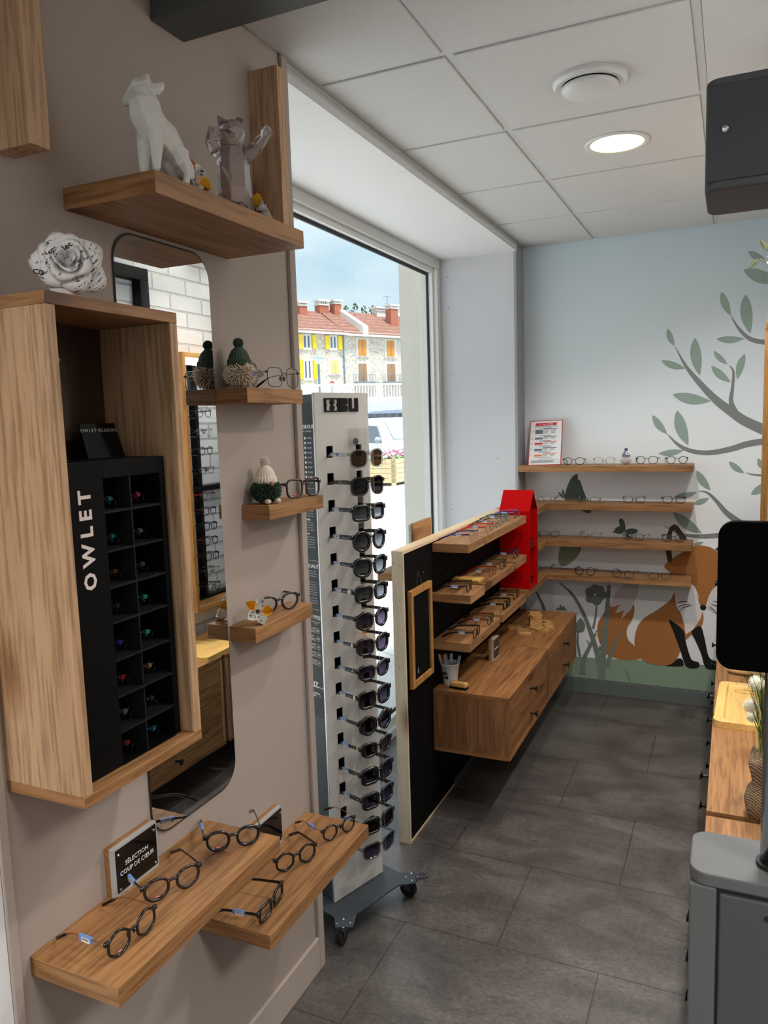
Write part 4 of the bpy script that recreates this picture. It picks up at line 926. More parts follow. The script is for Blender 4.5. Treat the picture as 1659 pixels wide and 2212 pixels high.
RS = thing('paper_rose', 'rose folded from printed white paper on top of the oak display box', 'paper flower', (-.967, .938, 1.882), 0, None, (math.radians(78), math.radians(0), math.radians(42))); RS.scale = (.84,)*3
rn = random.Random(11)
for ring, (cnt, r0, r1, wd, lift, curl) in enumerate(((2, .006, .014, .016, .046, .002), (3, .010, .024, .026, .046, .008), (4, .014, .038, .034, .040, .012), (5, .016, .054, .042, .026, .014), (5, .018, .066, .050, .010, .012))):
    for k in range(cnt):
        mb = MB(); petal(mb, 2*PI*(k+.37*ring)/cnt+rn.uniform(-.15, .15), r0, r1, wd, lift, curl); o = mb.obj('petal', PTXT, RS, smooth=True, fix=False); sd = o.modifiers.new('t', 'SOLIDIFY'); sd.thickness = .0006
mb = MB(); mb.lathe([(.010, -.004), (.012, .01), (.006, .02)], 12); mb.obj('core', PTXT, RS)
text('print', 'lec', .016, INK, RS, (.002, .017, .0475), (.75, .66, 0), (-.64, .72, -.25), bold=.0004); text('print', 'ers', .009, INK, RS, (-.026, .006, .043), (1, .1, 0), (-.1, 1, 0), bold=.0002); text('print', 'CO', .013, INK, RS, (-.052, -.022, .018), (1, -.2, 0), (.2, 1, 0), bold=.0004)
PAPW = mat('paper_flower_white', (230, 228, 224), .75); PAPY = mat('paper_flower_yellow', (226, 164, 18), .7); PAPR = mat('paper_flower_orange', (200, 78, 22), .7); 
def paper_flower(label, loc, rot, cols, sc=1.0, group='folded paper flowers', glyphs=True):
    t = thing('paper_flower', label, 'paper flower', loc, 0, group, rot); t.scale = (sc,)*3
    for k, m in enumerate(cols):
        mb = MB(); a = 2*PI*k/len(cols); ca, sa = math.cos(a), math.sin(a)
        P_ = lambda r_, s_, z_: (r_*ca-s_*sa, r_*sa+s_*ca, z_)
        n_ = 8; L_, R_ = [], []; C_ = []
        for i in range(n_+1):
            u = i/n_; w_ = .0165*math.sin(PI*min(u*.94+.06, 1))**.8 if u < .97 else .001; C_.append(mb.vert(P_(.004+.040*u, 0, .004+.006*u-.014*math.sin(PI*u)))); L_.append(mb.vert(P_(.004+.040*u, -w_, .006+.016*u+.010*math.sin(PI*u)))); R_.append(mb.vert(P_(.004+.040*u, w_, .006+.016*u+.010*math.sin(PI*u))))
        for i in range(n_): mb.face((C_[i], C_[i+1], L_[i+1], L_[i])); mb.face((C_[i+1], C_[i], R_[i], R_[i+1]))
        o = mb.obj('petal', m, t, fix=False); sd = o.modifiers.new('t', 'SOLIDIFY'); sd.thickness = .0005
        if glyphs and m is PAPW:
            for j, ch in enumerate('BVAK'[k % 4]+'N'): text('print', ch, .009, INK, o, P_(.018+.012*j, -.008+.004*j, .0225), (ca, sa, .3), (-sa, ca, -.3), bold=.0004)
    mb = MB(); rn = random.Random(4)
    for k in range(16): a = 2*PI*k/16; mb.tube([(.002*math.cos(a), .002*math.sin(a), .004), (.017*math.cos(a), .017*math.sin(a), .020)], .0008, 4)
    mb.obj('stamen', PAPW, t); mb = MB()
    for k in range(5): a = 2*PI*k/5; mb.ball((.004*math.cos(a), .004*math.sin(a), .013), .0032, 6, 5, (1, 1, .7))
    mb.obj('centre', INK, t); return t
FR_ = math.radians
q = at(548, 1322, 'z', 1.141)
paper_flower('yellow and white folded paper flower on the small oak shelf below the gnomes', (-1.052, 1.530, 1.1675), (FR_(66), FR_(8), FR_(52)), [PAPY, PAPW, PAPY, PAPW, PAPW], .82)
paper_flower('yellow, orange and white paper flower beside the white animal figurine', (-.935, 1.215, 2.0795), (FR_(66), FR_(30), FR_(70)), [PAPY, PAPW, PAPR, PAPW, PAPW], .82)
paper_flower('yellow and white paper flower at the foot of the clear figurine', (-.928, 1.435, 2.0745), (FR_(60), FR_(24), FR_(100)), [PAPY, PAPW, PAPY, PAPW, PAPW], .72)
paper_flower('white folded paper flower half hidden behind the green-hatted gnome', (-1.065, 1.570, 1.7365), (FR_(66), FR_(0), FR_(40)), [PAPW]*5, .78, glyphs=False)
# low-poly animal figurines
def facet(mb, name, m, parent, vox, faces):
    return baked(mb, [('REMESH', dict(mode='VOXEL', voxel_size=vox)), ('DECIMATE', dict(ratio=faces))], name, m, parent)
WF = thing('animal_figurine', 'white faceted howling canine figurine on the high oak shelf', 'figurine', (-.937, 1.118, 2.0525), 0)
mb = MB()
def limb(mb, pts, rad, seg=7, ry=None): mb.tube(pts, rad, seg, False, (0, .3, 1), ry); 
# local: faces -y (towards the room entry), x right
limb(mb, [(.000, .052, .060), (.000, .030, .078), (0, .004, .088), (0, -.012, .108), (.001, -.014, .128), (-.002, -.014, .144)], [.022, .029, .031, .031, .027, .022])
limb(mb, [(.012, -.008, .150), (-.008, -.014, .150), (-.026, -.018, .139), (-.040, -.022, .131)], [.016, .021, .013, .006])
limb(mb, [(-.004, -.010, .152), (.002, -.006, .168), (.004, -.003, .178)], [.010, .008, .002]); limb(mb, [(.012, .004, .150), (.018, .012, .158), (.021, .016, .164)], [.011, .008, .003])
for s_ in (-1, 1):
    limb(mb, [(s_*.012, -.004, .080), (s_*.016, -.006, .045), (s_*.016, -.008, .016), (s_*.016, -.012, .004)], [.016, .011, .0075, .0085])
    limb(mb, [(s_*.013, .050, .062), (s_*.018, .052, .040), (s_*.017, .064, .022), (s_*.016, .058, .004)], [.018, .015, .008, .0085])
limb(mb, [(0, .066, .062), (0, .082, .045), (0, .086, .020), (0, .080, .006)], [.012, .012, .010, .004])
facet(mb, 'body', mat('resin_white', (222, 220, 214), .4), WF, .0035, .085); WF.rotation_euler = (0, 0, FR_(-8))
BR = thing('animal_figurine', 'clear faceted standing bear figurine with a raised paw on the high oak shelf', 'figurine', (-.965, 1.398, 2.0525), FR_(38))
mb = MB()
limb(mb, [(0, 0, .030), (0, 0, .060), (0, 0, .095), (0, .002, .130), (0, .002, .150)], [.030, .038, .037, .034, .028])
mb.ball((0, -.006, .172), .028, 12, 9, (1.05, 1, .95)); limb(mb, [(0, -.026, .168), (0, -.046, .163)], [.015, .009]); 
for s_ in (-1, 1):
    mb.ball((s_*.021, .0, .197), .010, 8, 6); limb(mb, [(s_*.020, 0, .048), (s_*.023, -.004, .020), (s_*.023, -.010, .004)], [.021, .018, .016]); mb.ball((s_*.023, -.018, .009), .012, 8, 6, (1, 1.3, .75))
limb(mb, [(.028, -.004, .128), (.050, -.018, .140), (.068, -.028, .162)], [.016, .014, .012]); mb.ball((.071, -.029, .168), .015, 8, 6)
limb(mb, [(-.028, -.004, .132), (-.040, -.016, .150), (-.034, -.022, .176)], [.017, .015, .013])
facet(mb, 'body', mat('clear_resin', (226, 216, 216), .09, trans=.86, ior=1.5, coat=.6), BR, .0045, .035)
# ------------------------------------------------------------------ rolling sunglasses display
ang = math.atan2(.946, .323)
ST = thing('sunglasses_stand', 'tall white rolling sunglasses display lettered BLI with a dark side panel of printed text', 'display stand', (-1.138, 2.011, 0), ang)
# local: x along the front, -y out of the front
PANEL = mat('stand_panel_white', (206, 202, 196), .5)
cols = [0, .040, .068, .166, .192, .226]; zt, zb = 1.713, .086
slots = [1.517-.083*i for i in range(16)]
mb = MB()
for a, b in ((0, 1), (2, 3), (4, 5)): mb.box(cols[a], cols[b], 0, .004, zb, zt)
for a, b in ((1, 2), (3, 4)):
    z0 = zb
    for z in reversed(slots): mb.box(cols[a], cols[b], 0, .004, z0, z-.001); z0 = z+.035
    mb.box(cols[a], cols[b], 0, .004, z0, zt)
mb.obj('front_panel', PANEL, ST)
mb = MB(); mb.box(.006, .010, .0042, .19, zb, zt-.004); mb.box(.216, .220, .0042, .19, zb, zt-.004); mb.box(.006, .220, .186, .19, zb, zt-.004); mb.box(.010, .216, .0045, .186, zt-.008, zt-.004); mb.box(.010, .216, .0045, .186, zb, zb+.004)
mb.obj('housing', STEEL, ST)
mb = MB(); mb.box(-.001, .006, .0042, .010, zb, zt); mb.box(.220, .227, .0042, .010, zb, zt); mb.obj('edge_profile', METAL, ST)
SPN = mat('side_print_black', (30, 33, 37), .5)
mb = MB(); mb.prism([(.0052, y, z) for y, z in [(.100+.085*a, 1.190+.495*b) for a, b in ((-1, -1), (1, -1), (1, 1), (-1, 1))]], (.0007, 0, 0)); sp = mb.obj('side_print', SPN, ST)
SX, SY = (0, -1, 0), (0, 0, 1)
def st(body, y, z, size, al='CENTER', **k): return text('print', body, size, INKW, sp, (.0049, y, z), SX, SY, al, ext=.0001, **k)
st('PRICE GROUP', .062, 1.612, .0155, bold=.0004); st('ACCORDING TO MVRK', .062, 1.598, .0068)
pr = ['13,95  ●  €19,95', '15,95  ●  €22,95', '17,95  ●  €24,95', '19,95  ●  €40,95', '24,95  ●  €51,95', '39,95  ●  €70,75', '49,95  ●  €59,95', '74,95  ●  €23,95', '75,95  ●  €40,95', '99,95  ●  €26,95']
mb = MB()
for k, b_ in enumerate(pr):
    z = 1.578-k*.0148; l_, r_ = b_.split('●'); st(l_.strip(), .078, z, .0072); st(r_.strip(), .037, z, .0072); mb.lathe([(.0042, 0), (.0042, .0003)], 14, (.0047, .0565, z), 'x')
mb.obj('print_dots', INKW, sp)
for z in (1.425, 1.200, 1.045): mb = MB(); mb.box(.0047, .0051, .022, .11, z, z+.0008); mb.obj('divider_line', INKW, sp)
st('WHY BLIZ?', .062, 1.400, .0165, bold=.0004); st('Design', .062, 1.380, .0085, bold=.0003); st('Flexibility', .062, 1.328, .0085, bold=.0003); st('Value', .062, 1.284, .0085, bold=.0003)
mb = MB(); rn = random.Random(6)
for z0, n_ in ((1.369, 5), (1.317, 4), (1.272, 5), (1.165, 3), (1.13, 6), (1.08, 3)):
    for k in range(n_):
        y = .028+rn.random()*.006
        while y < .098: wl = rn.uniform(.004, .011); mb.box(.0048, .0051, y, y+wl, z0-k*.0078, z0-k*.0078+.0030); y += wl+.0018
mb.obj('print_lines', mat('ink_grey', (150, 152, 154), .6), sp)
st('LENS QUALITY', .062, 1.182, .0165, bold=.0004); st('LENS TYPES', .062, 1.020, .0165, bold=.0004); st('RANGE\nCAT', .082, 1.002, .006); st('PROTECTION\nTYPE', .042, 1.002, .006)
mb = MB()
for k, b_ in enumerate(('LOW OR NO LIGHT', 'FLAT LIGHT', 'MIXED SUNLIGHT', 'VARIED SUNLIGHT', 'BRIGHT SUNLIGHT')):
    z = .978-k*.026; st(b_, .070, z+.006, .0064, bold=.0002)
    for j in range(2): mb.box(.0048, .0051, .046, .095, z-.002-j*.005, z-.0002-j*.005)
    mb.tube([(.0048, .033+.008*math.cos(2*PI*q/16), z+.008*math.sin(2*PI*q/16)) for q in range(16)], .0007, 4, True, (1, 0, 0)); mb.ball((.0048, .033, z), .0035, 8, 6, (.1, 1, .8))
mb.obj('print_icons', INKW, sp)
st('IIBLIZ…', .060, .800, .024, bold=.0012); st('SCANDINAVIAN\nDESIGN', .068, .768, .0082, bold=.0003); st('CE', .036, .766, .008)
# raised logo on the front
lg = MB()
zl0, zl1 = 1.655, 1.697
lg.box(.037, .045, -.004, .0, zl0, zl1); lg.box(.091, .0975, -.004, 0, zl0, zl1); lg.box(.045, .091, -.004, 0, zl1-.0045, zl1); lg.box(.045, .091, -.004, 0, zl0, zl0+.0045)
lg.box(.0655, .0735, -.004, 0, zl0+.0045, zl1-.0045)
for za, zb2 in ((zl0+.0075, zl0+.0185), (zl1-.0185, zl1-.0075)): lg.box(.0605, .0655, -.004, 0, za, zb2); lg.box(.0735, .0785, -.004, 0, za, zb2)
lg.box(.045, .0485, -.004, 0, zl0+.0195, zl0+.0225); lg.box(.0875, .091, -.004, 0, zl0+.0185, zl0+.0235)
for px_, sz in ((.118, 1),):
    lg.box(.101, .112, -.004, 0, zl0, zl1)
    for z0 in (zl0, (zl0+zl1)/2+.0005):
        lg.prism([(.112, -.004, z0), (.130, -.004, z0), (.1345, -.004, z0+.004), (.1345, -.004, z0+.016), (.130, -.004, z0+.0205), (.112, -.004, z0+.0205)], (0, .004, 0))
lg.box(.140, .153, -.004, 0, zl0, zl1); lg.box(.153, .163, -.004, 0, zl0, zl0+.010); lg.box(.166, .180, -.004, 0, zl0, zl1); lg.box(.163, .166, -.004, 0, zl0, zl0+.010)
lg.obj('raised_logo', BLACK, ST, bevel=.0006)
# clear acrylic holder strip
mb = MB()
for a, b, z0, z1 in ((.120, .207, .156, 1.604),): mb.box(a, b, -.016, -.013, z0, z1)
mb.obj('acrylic_strip', ACRY, ST, bevel=.001)
mb = MB()
for i, z in enumerate(slots): mb.box(.104, .107, -.118, -.016, z-.012, z-.009); mb.box(.119, .122, -.118, -.016, z-.012, z-.009)
mb.box(.1035, .106, -.120, -.117, slots[-1]-.075, slots[0]+.035); mb.box(.1195, .122, -.120, -.117, slots[-1]-.075, slots[0]+.035)
mb.obj('acrylic_nose_rail', ACRY, ST)
mb = MB(); mb.lathe([(.011, -.0175), (.011, -.016)], 16, (.150, 0, 1.562), 'y'); mb.obj('sticker', mat('sticker_dark', (60, 56, 54), .6), ST)
# base plate and castors
out = [(-.047, -.048), (-.079, -.085), (-.041, -.124), (.012, -.088), (.208, -.088), (.258, -.124), (.294, -.087), (.262, -.045), (.262, .24), (.294, .275), (.258, .312), (.208, .276), (.012, .276), (-.041, .312), (-.079, .275), (-.047, .24)]
mb = MB(); mb.prism([(x, y, .076) for x, y in out], (0, 0, .0075)); mb.obj('base_plate', mat('base_plate_grey', (62, 68, 74), .5, .2), ST, bevel=.002)
for k, (x, y, br) in enumerate(((-.050, -.092, 0), (.270, -.092, 1), (.270, .282, 0), (-.050, .282, 0))):
    cs = MB(); a = .5 if k == 0 else .9
    dxx, dyy = math.cos(a), math.sin(a); wx, wy = x+.012*dxx, y+.022
    W_ = Vector((wx, wy, .0285)); axd = Vector((-math.sin(.4), math.cos(.4), 0)) if k == 0 else Vector((.9, .2, 0)).normalized()
    cs2 = MB(); cs2.lathe([(.0275, -.010), (.0285, -.008), (.0285, .008), (.0275, .010)], 24, (0, 0, 0), 'x'); Mx = axd.to_track_quat('X', 'Z').to_matrix()
    cs2.v = [Mx @ v + W_ for v in cs2.v]; cs2.obj('castor_wheel', mat('castor_black', (14, 14, 15), .5), ST, smooth=False)
    cs.box(x-.018, x+.018, y-.018, y+.018, .070, .076); cs.obox(W_+Vector((0, 0, .022))+axd*.013, axd*.0012, Vector((0, 0, 1)).cross(axd)*.011, (0, 0, .022)); cs.obox(W_+Vector((0, 0, .022))-axd*.013, axd*.0012, Vector((0, 0, 1)).cross(axd)*.011, (0, 0, .022))
    if br: cs.obox((x+.038, y-.008, .070), (.020, -.006, -.004), (.005, .014, 0), (0, 0, .002))
    cs.obj('castor_bracket', mat('castor_grey', (52, 54, 58), .5), ST)
    mb = MB()
    for dx_ in (-.012, .012):
        for dy_ in (-.012, .012): mb.ball((x+dx_*1.2, y+dy_*1.2, .0835), .0034, 8, 5, (1, 1, .5))
    mb.obj('rivets', METAL, ST)
SG_ = 'sunglasses on the rolling display'
PQG = mat('plaque_gold', (206, 176, 120), .3, 1); PQS = mat('plaque_silver', (206, 202, 192), .3, 1)
SUN = [('clear crystal sunglasses with brown lenses', dict(kind='pilot', w=.053, h=.047, br=.016, t=.0030, frame='frame_crystal', lens=SUNB, twidth=.006)),
 ('smoky brown transparent sunglasses', dict(kind='pilot', w=.053, h=.047, br=.016, t=.0032, frame='frame_smoke_brown', lens=SUNK, twidth=.0065, tagged=False)),
 ('glossy black rectangular sunglasses', dict(kind='rect', w=.050, h=.039, br=.018, t=.0044, lens=SUNV, twidth=.006)),
 ('large round black sunglasses', dict(kind='round', w=.052, h=.051, br=.017, t=.0042, lens=SUNV, twidth=.007)),
 ('oversized soft-edged black sunglasses', dict(kind='cat', w=.053, h=.046, br=.016, t=.0044, lens=SUNV, twidth=.006)),
 ('angular black sunglasses with round white temple emblem', dict(kind='square', w=.052, h=.041, br=.017, t=.0046, lens=SUNV, twidth=.0075, emblem='disc')),
 ('black sunglasses with pale rim line', dict(kind='hex', w=.052, h=.045, br=.016, t=.0042, lens=SUNP, twidth=.006, emblem='rim')),
 ('black cat-eye sunglasses with gold hinge plates', dict(kind='cat', w=.053, h=.043, br=.016, t=.0042, lens=SUNP, twidth=.006, plaque=PQG)),
 ('black cat-eye sunglasses with small white F', dict(kind='cat', w=.050, h=.038, br=.017, t=.0042, lens=SUNP, twidth=.007, emblem='F')),
 ('wide-topped black sunglasses with silver hinge plate', dict(kind='square', w=.052, h=.046, br=.016, t=.0042, lens=SUNP, twidth=.006, plaque=PQS)),
 ('black hexagonal sunglasses with violet lenses', dict(kind='hex', w=.053, h=.047, br=.016, t=.0046, lens=SUNP, twidth=.006)),
 ('black cat-eye sunglasses with wine lenses', dict(kind='cat', w=.049, h=.037, br=.017, t=.0042, lens=SUNR, twidth=.006, plaque=PQG)),
 ('square black sunglasses with gold U', dict(kind='rect', w=.051, h=.043, br=.017, t=.0048, lens=SUNP, twidth=.0075, emblem='U')),
 ('square black sunglasses with tiny gold bar', dict(kind='rect', w=.051, h=.041, br=.017, t=.0044, lens=SUNP, twidth=.0075, emblem='bar')),
 ('black sunglasses half hidden behind the lowest oak shelf', dict(kind='rect', w=.051, h=.042, br=.017, t=.0042, lens=SUNK, twidth=.006)),
 ('pale grey transparent square sunglasses', dict(kind='square', w=.054, h=.042, br=.018, t=.0032, frame='frame_pale_grey', lens=SUNP, twidth=.006, tagged=False))]
Mst = Matrix.Translation(ST.location) @ Matrix.Rotation(ang, 4, 'Z')
NTH = ['topmost', 'second from the top', 'third from the top', 'fourth from the top', 'fifth from the top', 'sixth from the top', 'seventh from the top', 'eighth from the top', 'ninth from the top', 'seventh from the bottom', 'sixth from the bottom', 'fifth from the bottom', 'fourth from the bottom', 'third from the bottom', 'second from the bottom', 'lowest']
for i, (ds, kw) in enumerate(SUN):
    kw = dict(kw); kw['w'] *= 1.10; kw['h'] *= 1.10; kw['br'] = .018; kw['t'] *= 1.15
    g = gstyle('sun%d' % i, sun=True, **kw); z = slots[i]+.010-g['zh']
    glasses('sun%d' % i, '%s, %s on the display' % (ds, NTH[i]), Mst @ Vector((.1135, -.1085, z)), ang, SG_, 'sunglasses', 'sunglasses')
# ------------------------------------------------------------------ black partition with pine edge
PX = -1.099
PT = thing('display_partition', 'black free-standing partition edged in raw pine, between window and floor', 'partition', (PX, 2.55, 0))
PL, PH = 4.27-2.55, 1.145
mb = MB(); mb.box(-.030, -.002, .014, PL-.01, .010, PH-.014); mb.obj('black_panel', mat('panel_black', (5, 5, 5), .7, spec=.12), PT)
mb = MB(); mb.box(-.046, 0, 0, .014, 0, PH); mb.box(-.046, 0, PL-.01, PL, 0, PH-.014); mb.obj('pine_post', PINE_Z, PT, bevel=.0015)
mb = MB(); mb.box(-.046, 0, .0142, PL, PH-.014, PH); mb.box(-.046, 0, .0142, PL-.01, 0, .010); mb.obj('pine_rail', PINE_Y, PT, bevel=.0015)
mb = MB(); mb.box(-.046, -.032, .014, PL-.01, .010, PH-.014); mb.obj('backing', WHITEP, PT)
mb = MB(); rn = random.Random(1)
for z in (1.1, 1.09, .96, .74, .70, .52, .34, .23, .05, .04): mb.lathe([(.002, 0), (.002, .0006)], 8, (rn.uniform(-.04, -.008), -.0006, z), 'y')
mb.obj('screw_heads', mat('screw_brown', (96, 70, 50), .5), PT)
GP = 'oak shelves on the black partition'
for lb, y0, y1, z, xf in (('short oak shelf with the blue glasses, nearest on the top row of the partition', 2.855, 3.070, 1.128, -.944), ('long oak shelf with red and green glasses on the top row of the partition', 3.085, 3.785, 1.128, -.944),
        ('short oak shelf with black round glasses on the middle row of the partition', 2.832, 3.022, .928, -.932), ('oak shelf with red glasses on the middle row of the partition', 3.056, 3.538, .928, -.943), ('short oak shelf with blue glasses against the red house, middle row', 3.580, 3.784, .928, -.944),
        ('oak shelf with two black glasses, nearest on the bottom row of the partition', 2.833, 3.268, .730, -.938), ('oak shelf with black and burgundy glasses, far on the bottom row of the partition', 3.316, 3.757, .730, -.940)):
    board('wall_shelf', lb, 'shelf', PX+.0005, xf, y0, y1, z-.036, z, OAK_Y, GP)
GB = 'oak shelves in the back corner'
for lb, z, y0 in (('short return shelf on the second level, behind the red roof in the back corner', 1.139, 4.058), ('short return shelf on the third level of the back corner, right behind the red house', .932, 4.058), ('return shelf carrying the red house in the back corner', .737, 3.813)):
    board('wall_shelf', lb, 'shelf', PX+.0005, -.944, y0, 4.262, z-.036, z, OAK_Y, GB)
SZ = [1.349, 1.139, .932, .740]
for lb, z in zip(('top oak shelf on the mural wall with the price poster', 'second oak shelf on the mural wall, under the price poster shelf', 'third oak shelf on the mural wall, crossing the fox ear', 'lowest oak shelf on the mural wall, crossing the fox face'), SZ):
    board('wall_shelf', lb, 'shelf', -1.106, -.188, 4.264, YB-.0005, z-.036, z, OAK_X, GB)
# small blackboard on the partition
p0, p1 = at(879, 1275, 'x', PX), at(925, 1247, 'x', PX); q0 = at(884, 1497, 'x', PX)
BB = thing('hanging_blackboard', 'narrow wood-framed blackboard hanging by a string on the black partition', 'blackboard', (PX+.0008, (p0.y+p1.y)/2, q0.z+.012))
wB, hB = p1.y-p0.y, p0.z-q0.z-.018; PF = wood('frame_wood', (196, 146, 84), (164, 112, 58), 'z', 1, .5, False); mb = MB()
for s_ in (-1, 1): mb.box(0, .016, min(s_*wB/2, s_*(wB/2-.024)), max(s_*wB/2, s_*(wB/2-.024)), 0, hB)
mb.box(0, .016, -wB/2+.024, wB/2-.024, 0, .024); mb.box(0, .016, -wB/2+.024, wB/2-.024, hB-.024, hB); mb.obj('frame', PF, BB, bevel=.001)
mb = MB(); mb.box(.002, .008, -wB/2+.02, wB/2-.02, .02, hB-.02); mb.obj('slate', mat('slate', (8, 9, 8), .8, spec=.12), BB)
mb = MB(); mb.tube([(.006, -.03, hB), (.001, 0, hB+.06), (.006, .03, hB)], .0006, 4); mb.obj('string', mat('string_grey', (120, 116, 110), .8), BB)
mb = MB(); mb.tube([(.0084, -.045+a*.008, .045+b*.012) for a, b in ((0, 0), (.3, 1.2), (1, 1.8), (1.2, 1), (.5, .4), (1.2, -.4), (1.6, .6))], .0005, 4); mb.obj('chalk_mark', INKW, BB)
mb = MB(); mb.box(PX+.0006, PX+.010, 3.06, 3.60, .001, .040); mb.box(PX+.010, PX+.042, 3.06, 3.60, .001, .008); one(mb, 'floor_bracket', mat('bracket_grey', (92, 92, 92), .35, .4), 'grey metal angle bracket at the foot of the black partition', 'bracket', bevel=.001)
# glasses on the partition
gstyle('k_blue', 'soft', .044, .036, .017, .0018, frame='frame_crystal', temple=(36, 44, 120), twidth=.0035)
gstyle('k_red', 'soft', .044, .036, .017, .0018, frame='frame_rose_crystal', temple=(196, 42, 34), twidth=.0035)
gstyle('k_grey', 'round', .042, .038, .018, .0012, frame='frame_silver', temple=(60, 62, 60), thin_temple=True)
gstyle('k_green', 'soft', .044, .037, .017, .0018, frame=(58, 120, 116), temple=(28, 92, 84), twidth=.0035)
gstyle('k_purple', 'soft', .044, .036, .017, .0018, frame='frame_lilac', temple=(110, 92, 170), twidth=.0035)
gstyle('k_black', 'round', .042, .038, .018, .0018, frame=(9, 9, 10), twidth=.0035)
gstyle('k_pink', 'round', .043, .038, .018, .0020, frame='frame_rose_crystal', temple=(150, 32, 28), twidth=.0035)
gstyle('k_olive', 'soft', .043, .036, .017, .0018, frame='frame_smoke', temple=(50, 66, 52), twidth=.0035)
gstyle('k_teal', 'rect', .044, .034, .017, .0022, frame=(16, 40, 58), twidth=.004)
gstyle('k_navy', 'rect', .046, .036, .017, .0020, frame=(10, 12, 22), twidth=.0038)
gstyle('k_blackred', 'round', .044, .039, .018, .0020, frame=(9, 9, 10), temple=(110, 20, 20), tip=(9, 9, 10), twidth=.0038)
gstyle('k_bord', 'rect', .044, .034, .017, .0020, frame=(58, 12, 18), twidth=.0038)
GPG = 'glasses on the black partition'
D4 = lambda x, y: (920+x*340/1659, 1040+y*340/1659)
def edge_on(style, label, px, z, dy=0, drz=0, dx=0):
    p = at(*D4(*px), 'z', z); glasses(style, label, (p.x+dx, p.y+.034+dy, z+.0003), PI/2+drz, GPG)
edge_on('k_blue', 'blue-armed clear glasses on the short top shelf of the partition', (487, 630), 1.128)
edge_on('k_red', 'red-armed rose glasses, first on the long top shelf of the partition', (655, 545), 1.128)
edge_on('k_grey', 'thin grey metal glasses between the red and the green pair on the long top shelf', (745, 487), 1.128, 0, .05)
edge_on('k_green', 'green glasses in the middle of the long top shelf of the partition', (823, 432), 1.128)
edge_on('k_purple', 'lilac glasses at the far end of the long top shelf, before the red roof', (955, 383), 1.128, -.02)
edge_on('k_black', 'black round glasses on the short middle shelf of the partition', (437, 1176), .928, 0, .12)
edge_on('k_pink', 'pink glasses with red arms on the middle row of the partition', (688, 1012), .928)
edge_on('k_olive', 'smoky olive glasses at the far end of the middle red-glasses shelf', (800, 930), .928)
edge_on('k_teal', 'dark blue rectangular glasses on the shelf against the red house', (940, 813), .928)
edge_on('k_navy', 'black rectangular glasses nearest on the bottom row of the partition', (516, 1656), .730, 0, .08)
edge_on('k_blackred', 'black glasses with red arms, second on the bottom row of the partition', (665, 1522), .730, 0, .06)
edge_on('blk_rect', 'black rectangular glasses nearer on the far bottom shelf of the partition', (838, 1350), .730)
edge_on('k_bord', 'burgundy rectangular glasses farther on the far bottom shelf of the partition', (942, 1248), .730)
p = at(*D4(250, 1025), 'z', .929)
mb = MB(); mb.box(0, .120, 0, .075, .0002, .012); o = mb.obj('wood_block', wood('pale_bamboo', (222, 178, 98), (190, 142, 72), 'x', 1, .5, False), bevel=.0015); o.location = (-1.09, 3.058, .929); tag(o, 'flat pale wooden block beside the black round glasses on the middle row', 'block')
# red house
RH = thing('toy_house', 'red open-fronted house with pitched roof standing on the back corner shelf', 'decoration', (PX+.001, 3.919, .7372))
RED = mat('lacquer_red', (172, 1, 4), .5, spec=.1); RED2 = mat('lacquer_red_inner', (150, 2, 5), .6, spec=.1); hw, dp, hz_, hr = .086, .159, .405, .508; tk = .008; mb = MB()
for s_ in (-1, 1): mb.box(0, dp, min(s_*hw, s_*(hw-tk)), max(s_*hw, s_*(hw-tk)), 0, hz_)
mb.box(0, dp, -hw+tk, hw-tk, 0, tk); mb.obj('walls', RED, RH, bevel=.0006); mb = MB(); mb.box(0, .006, -hw+tk, hw-tk, tk, hz_); mb.prism([(0, -hw+tk, hz_), (0, hw-tk, hz_), (0, 0, hr-.012)], (.006, 0, 0)); mb.obj('back', RED2, RH)
mb = MB()
for s_ in (-1, 1): mb.prism([(0, s_*(hw+.0004), hz_+.0005), (0, 0, hr), (0, 0, hr-.013), (0, s_*(hw-tk), hz_+.0005)], (dp, 0, 0))
mb.obj('roof', RED, RH); mb = MB(); mb.box(.006, dp-.006, -hw+tk, hw-tk, .205, .210); mb.obj('inner_shelf', RED2, RH)
gstyle('thin_blk', 'panto', .045, .038, .018, .0010, frame=(26, 26, 28), thin_temple=True, tagged=True)
glasses('k_black', 'black glasses on the upper floor of the red house', (PX+.145, 3.919, .9475), PI/2, GPG); glasses('k_navy', 'black glasses on the ground floor of the red house', (PX+.145, 3.919, .7455), PI/2, GPG)
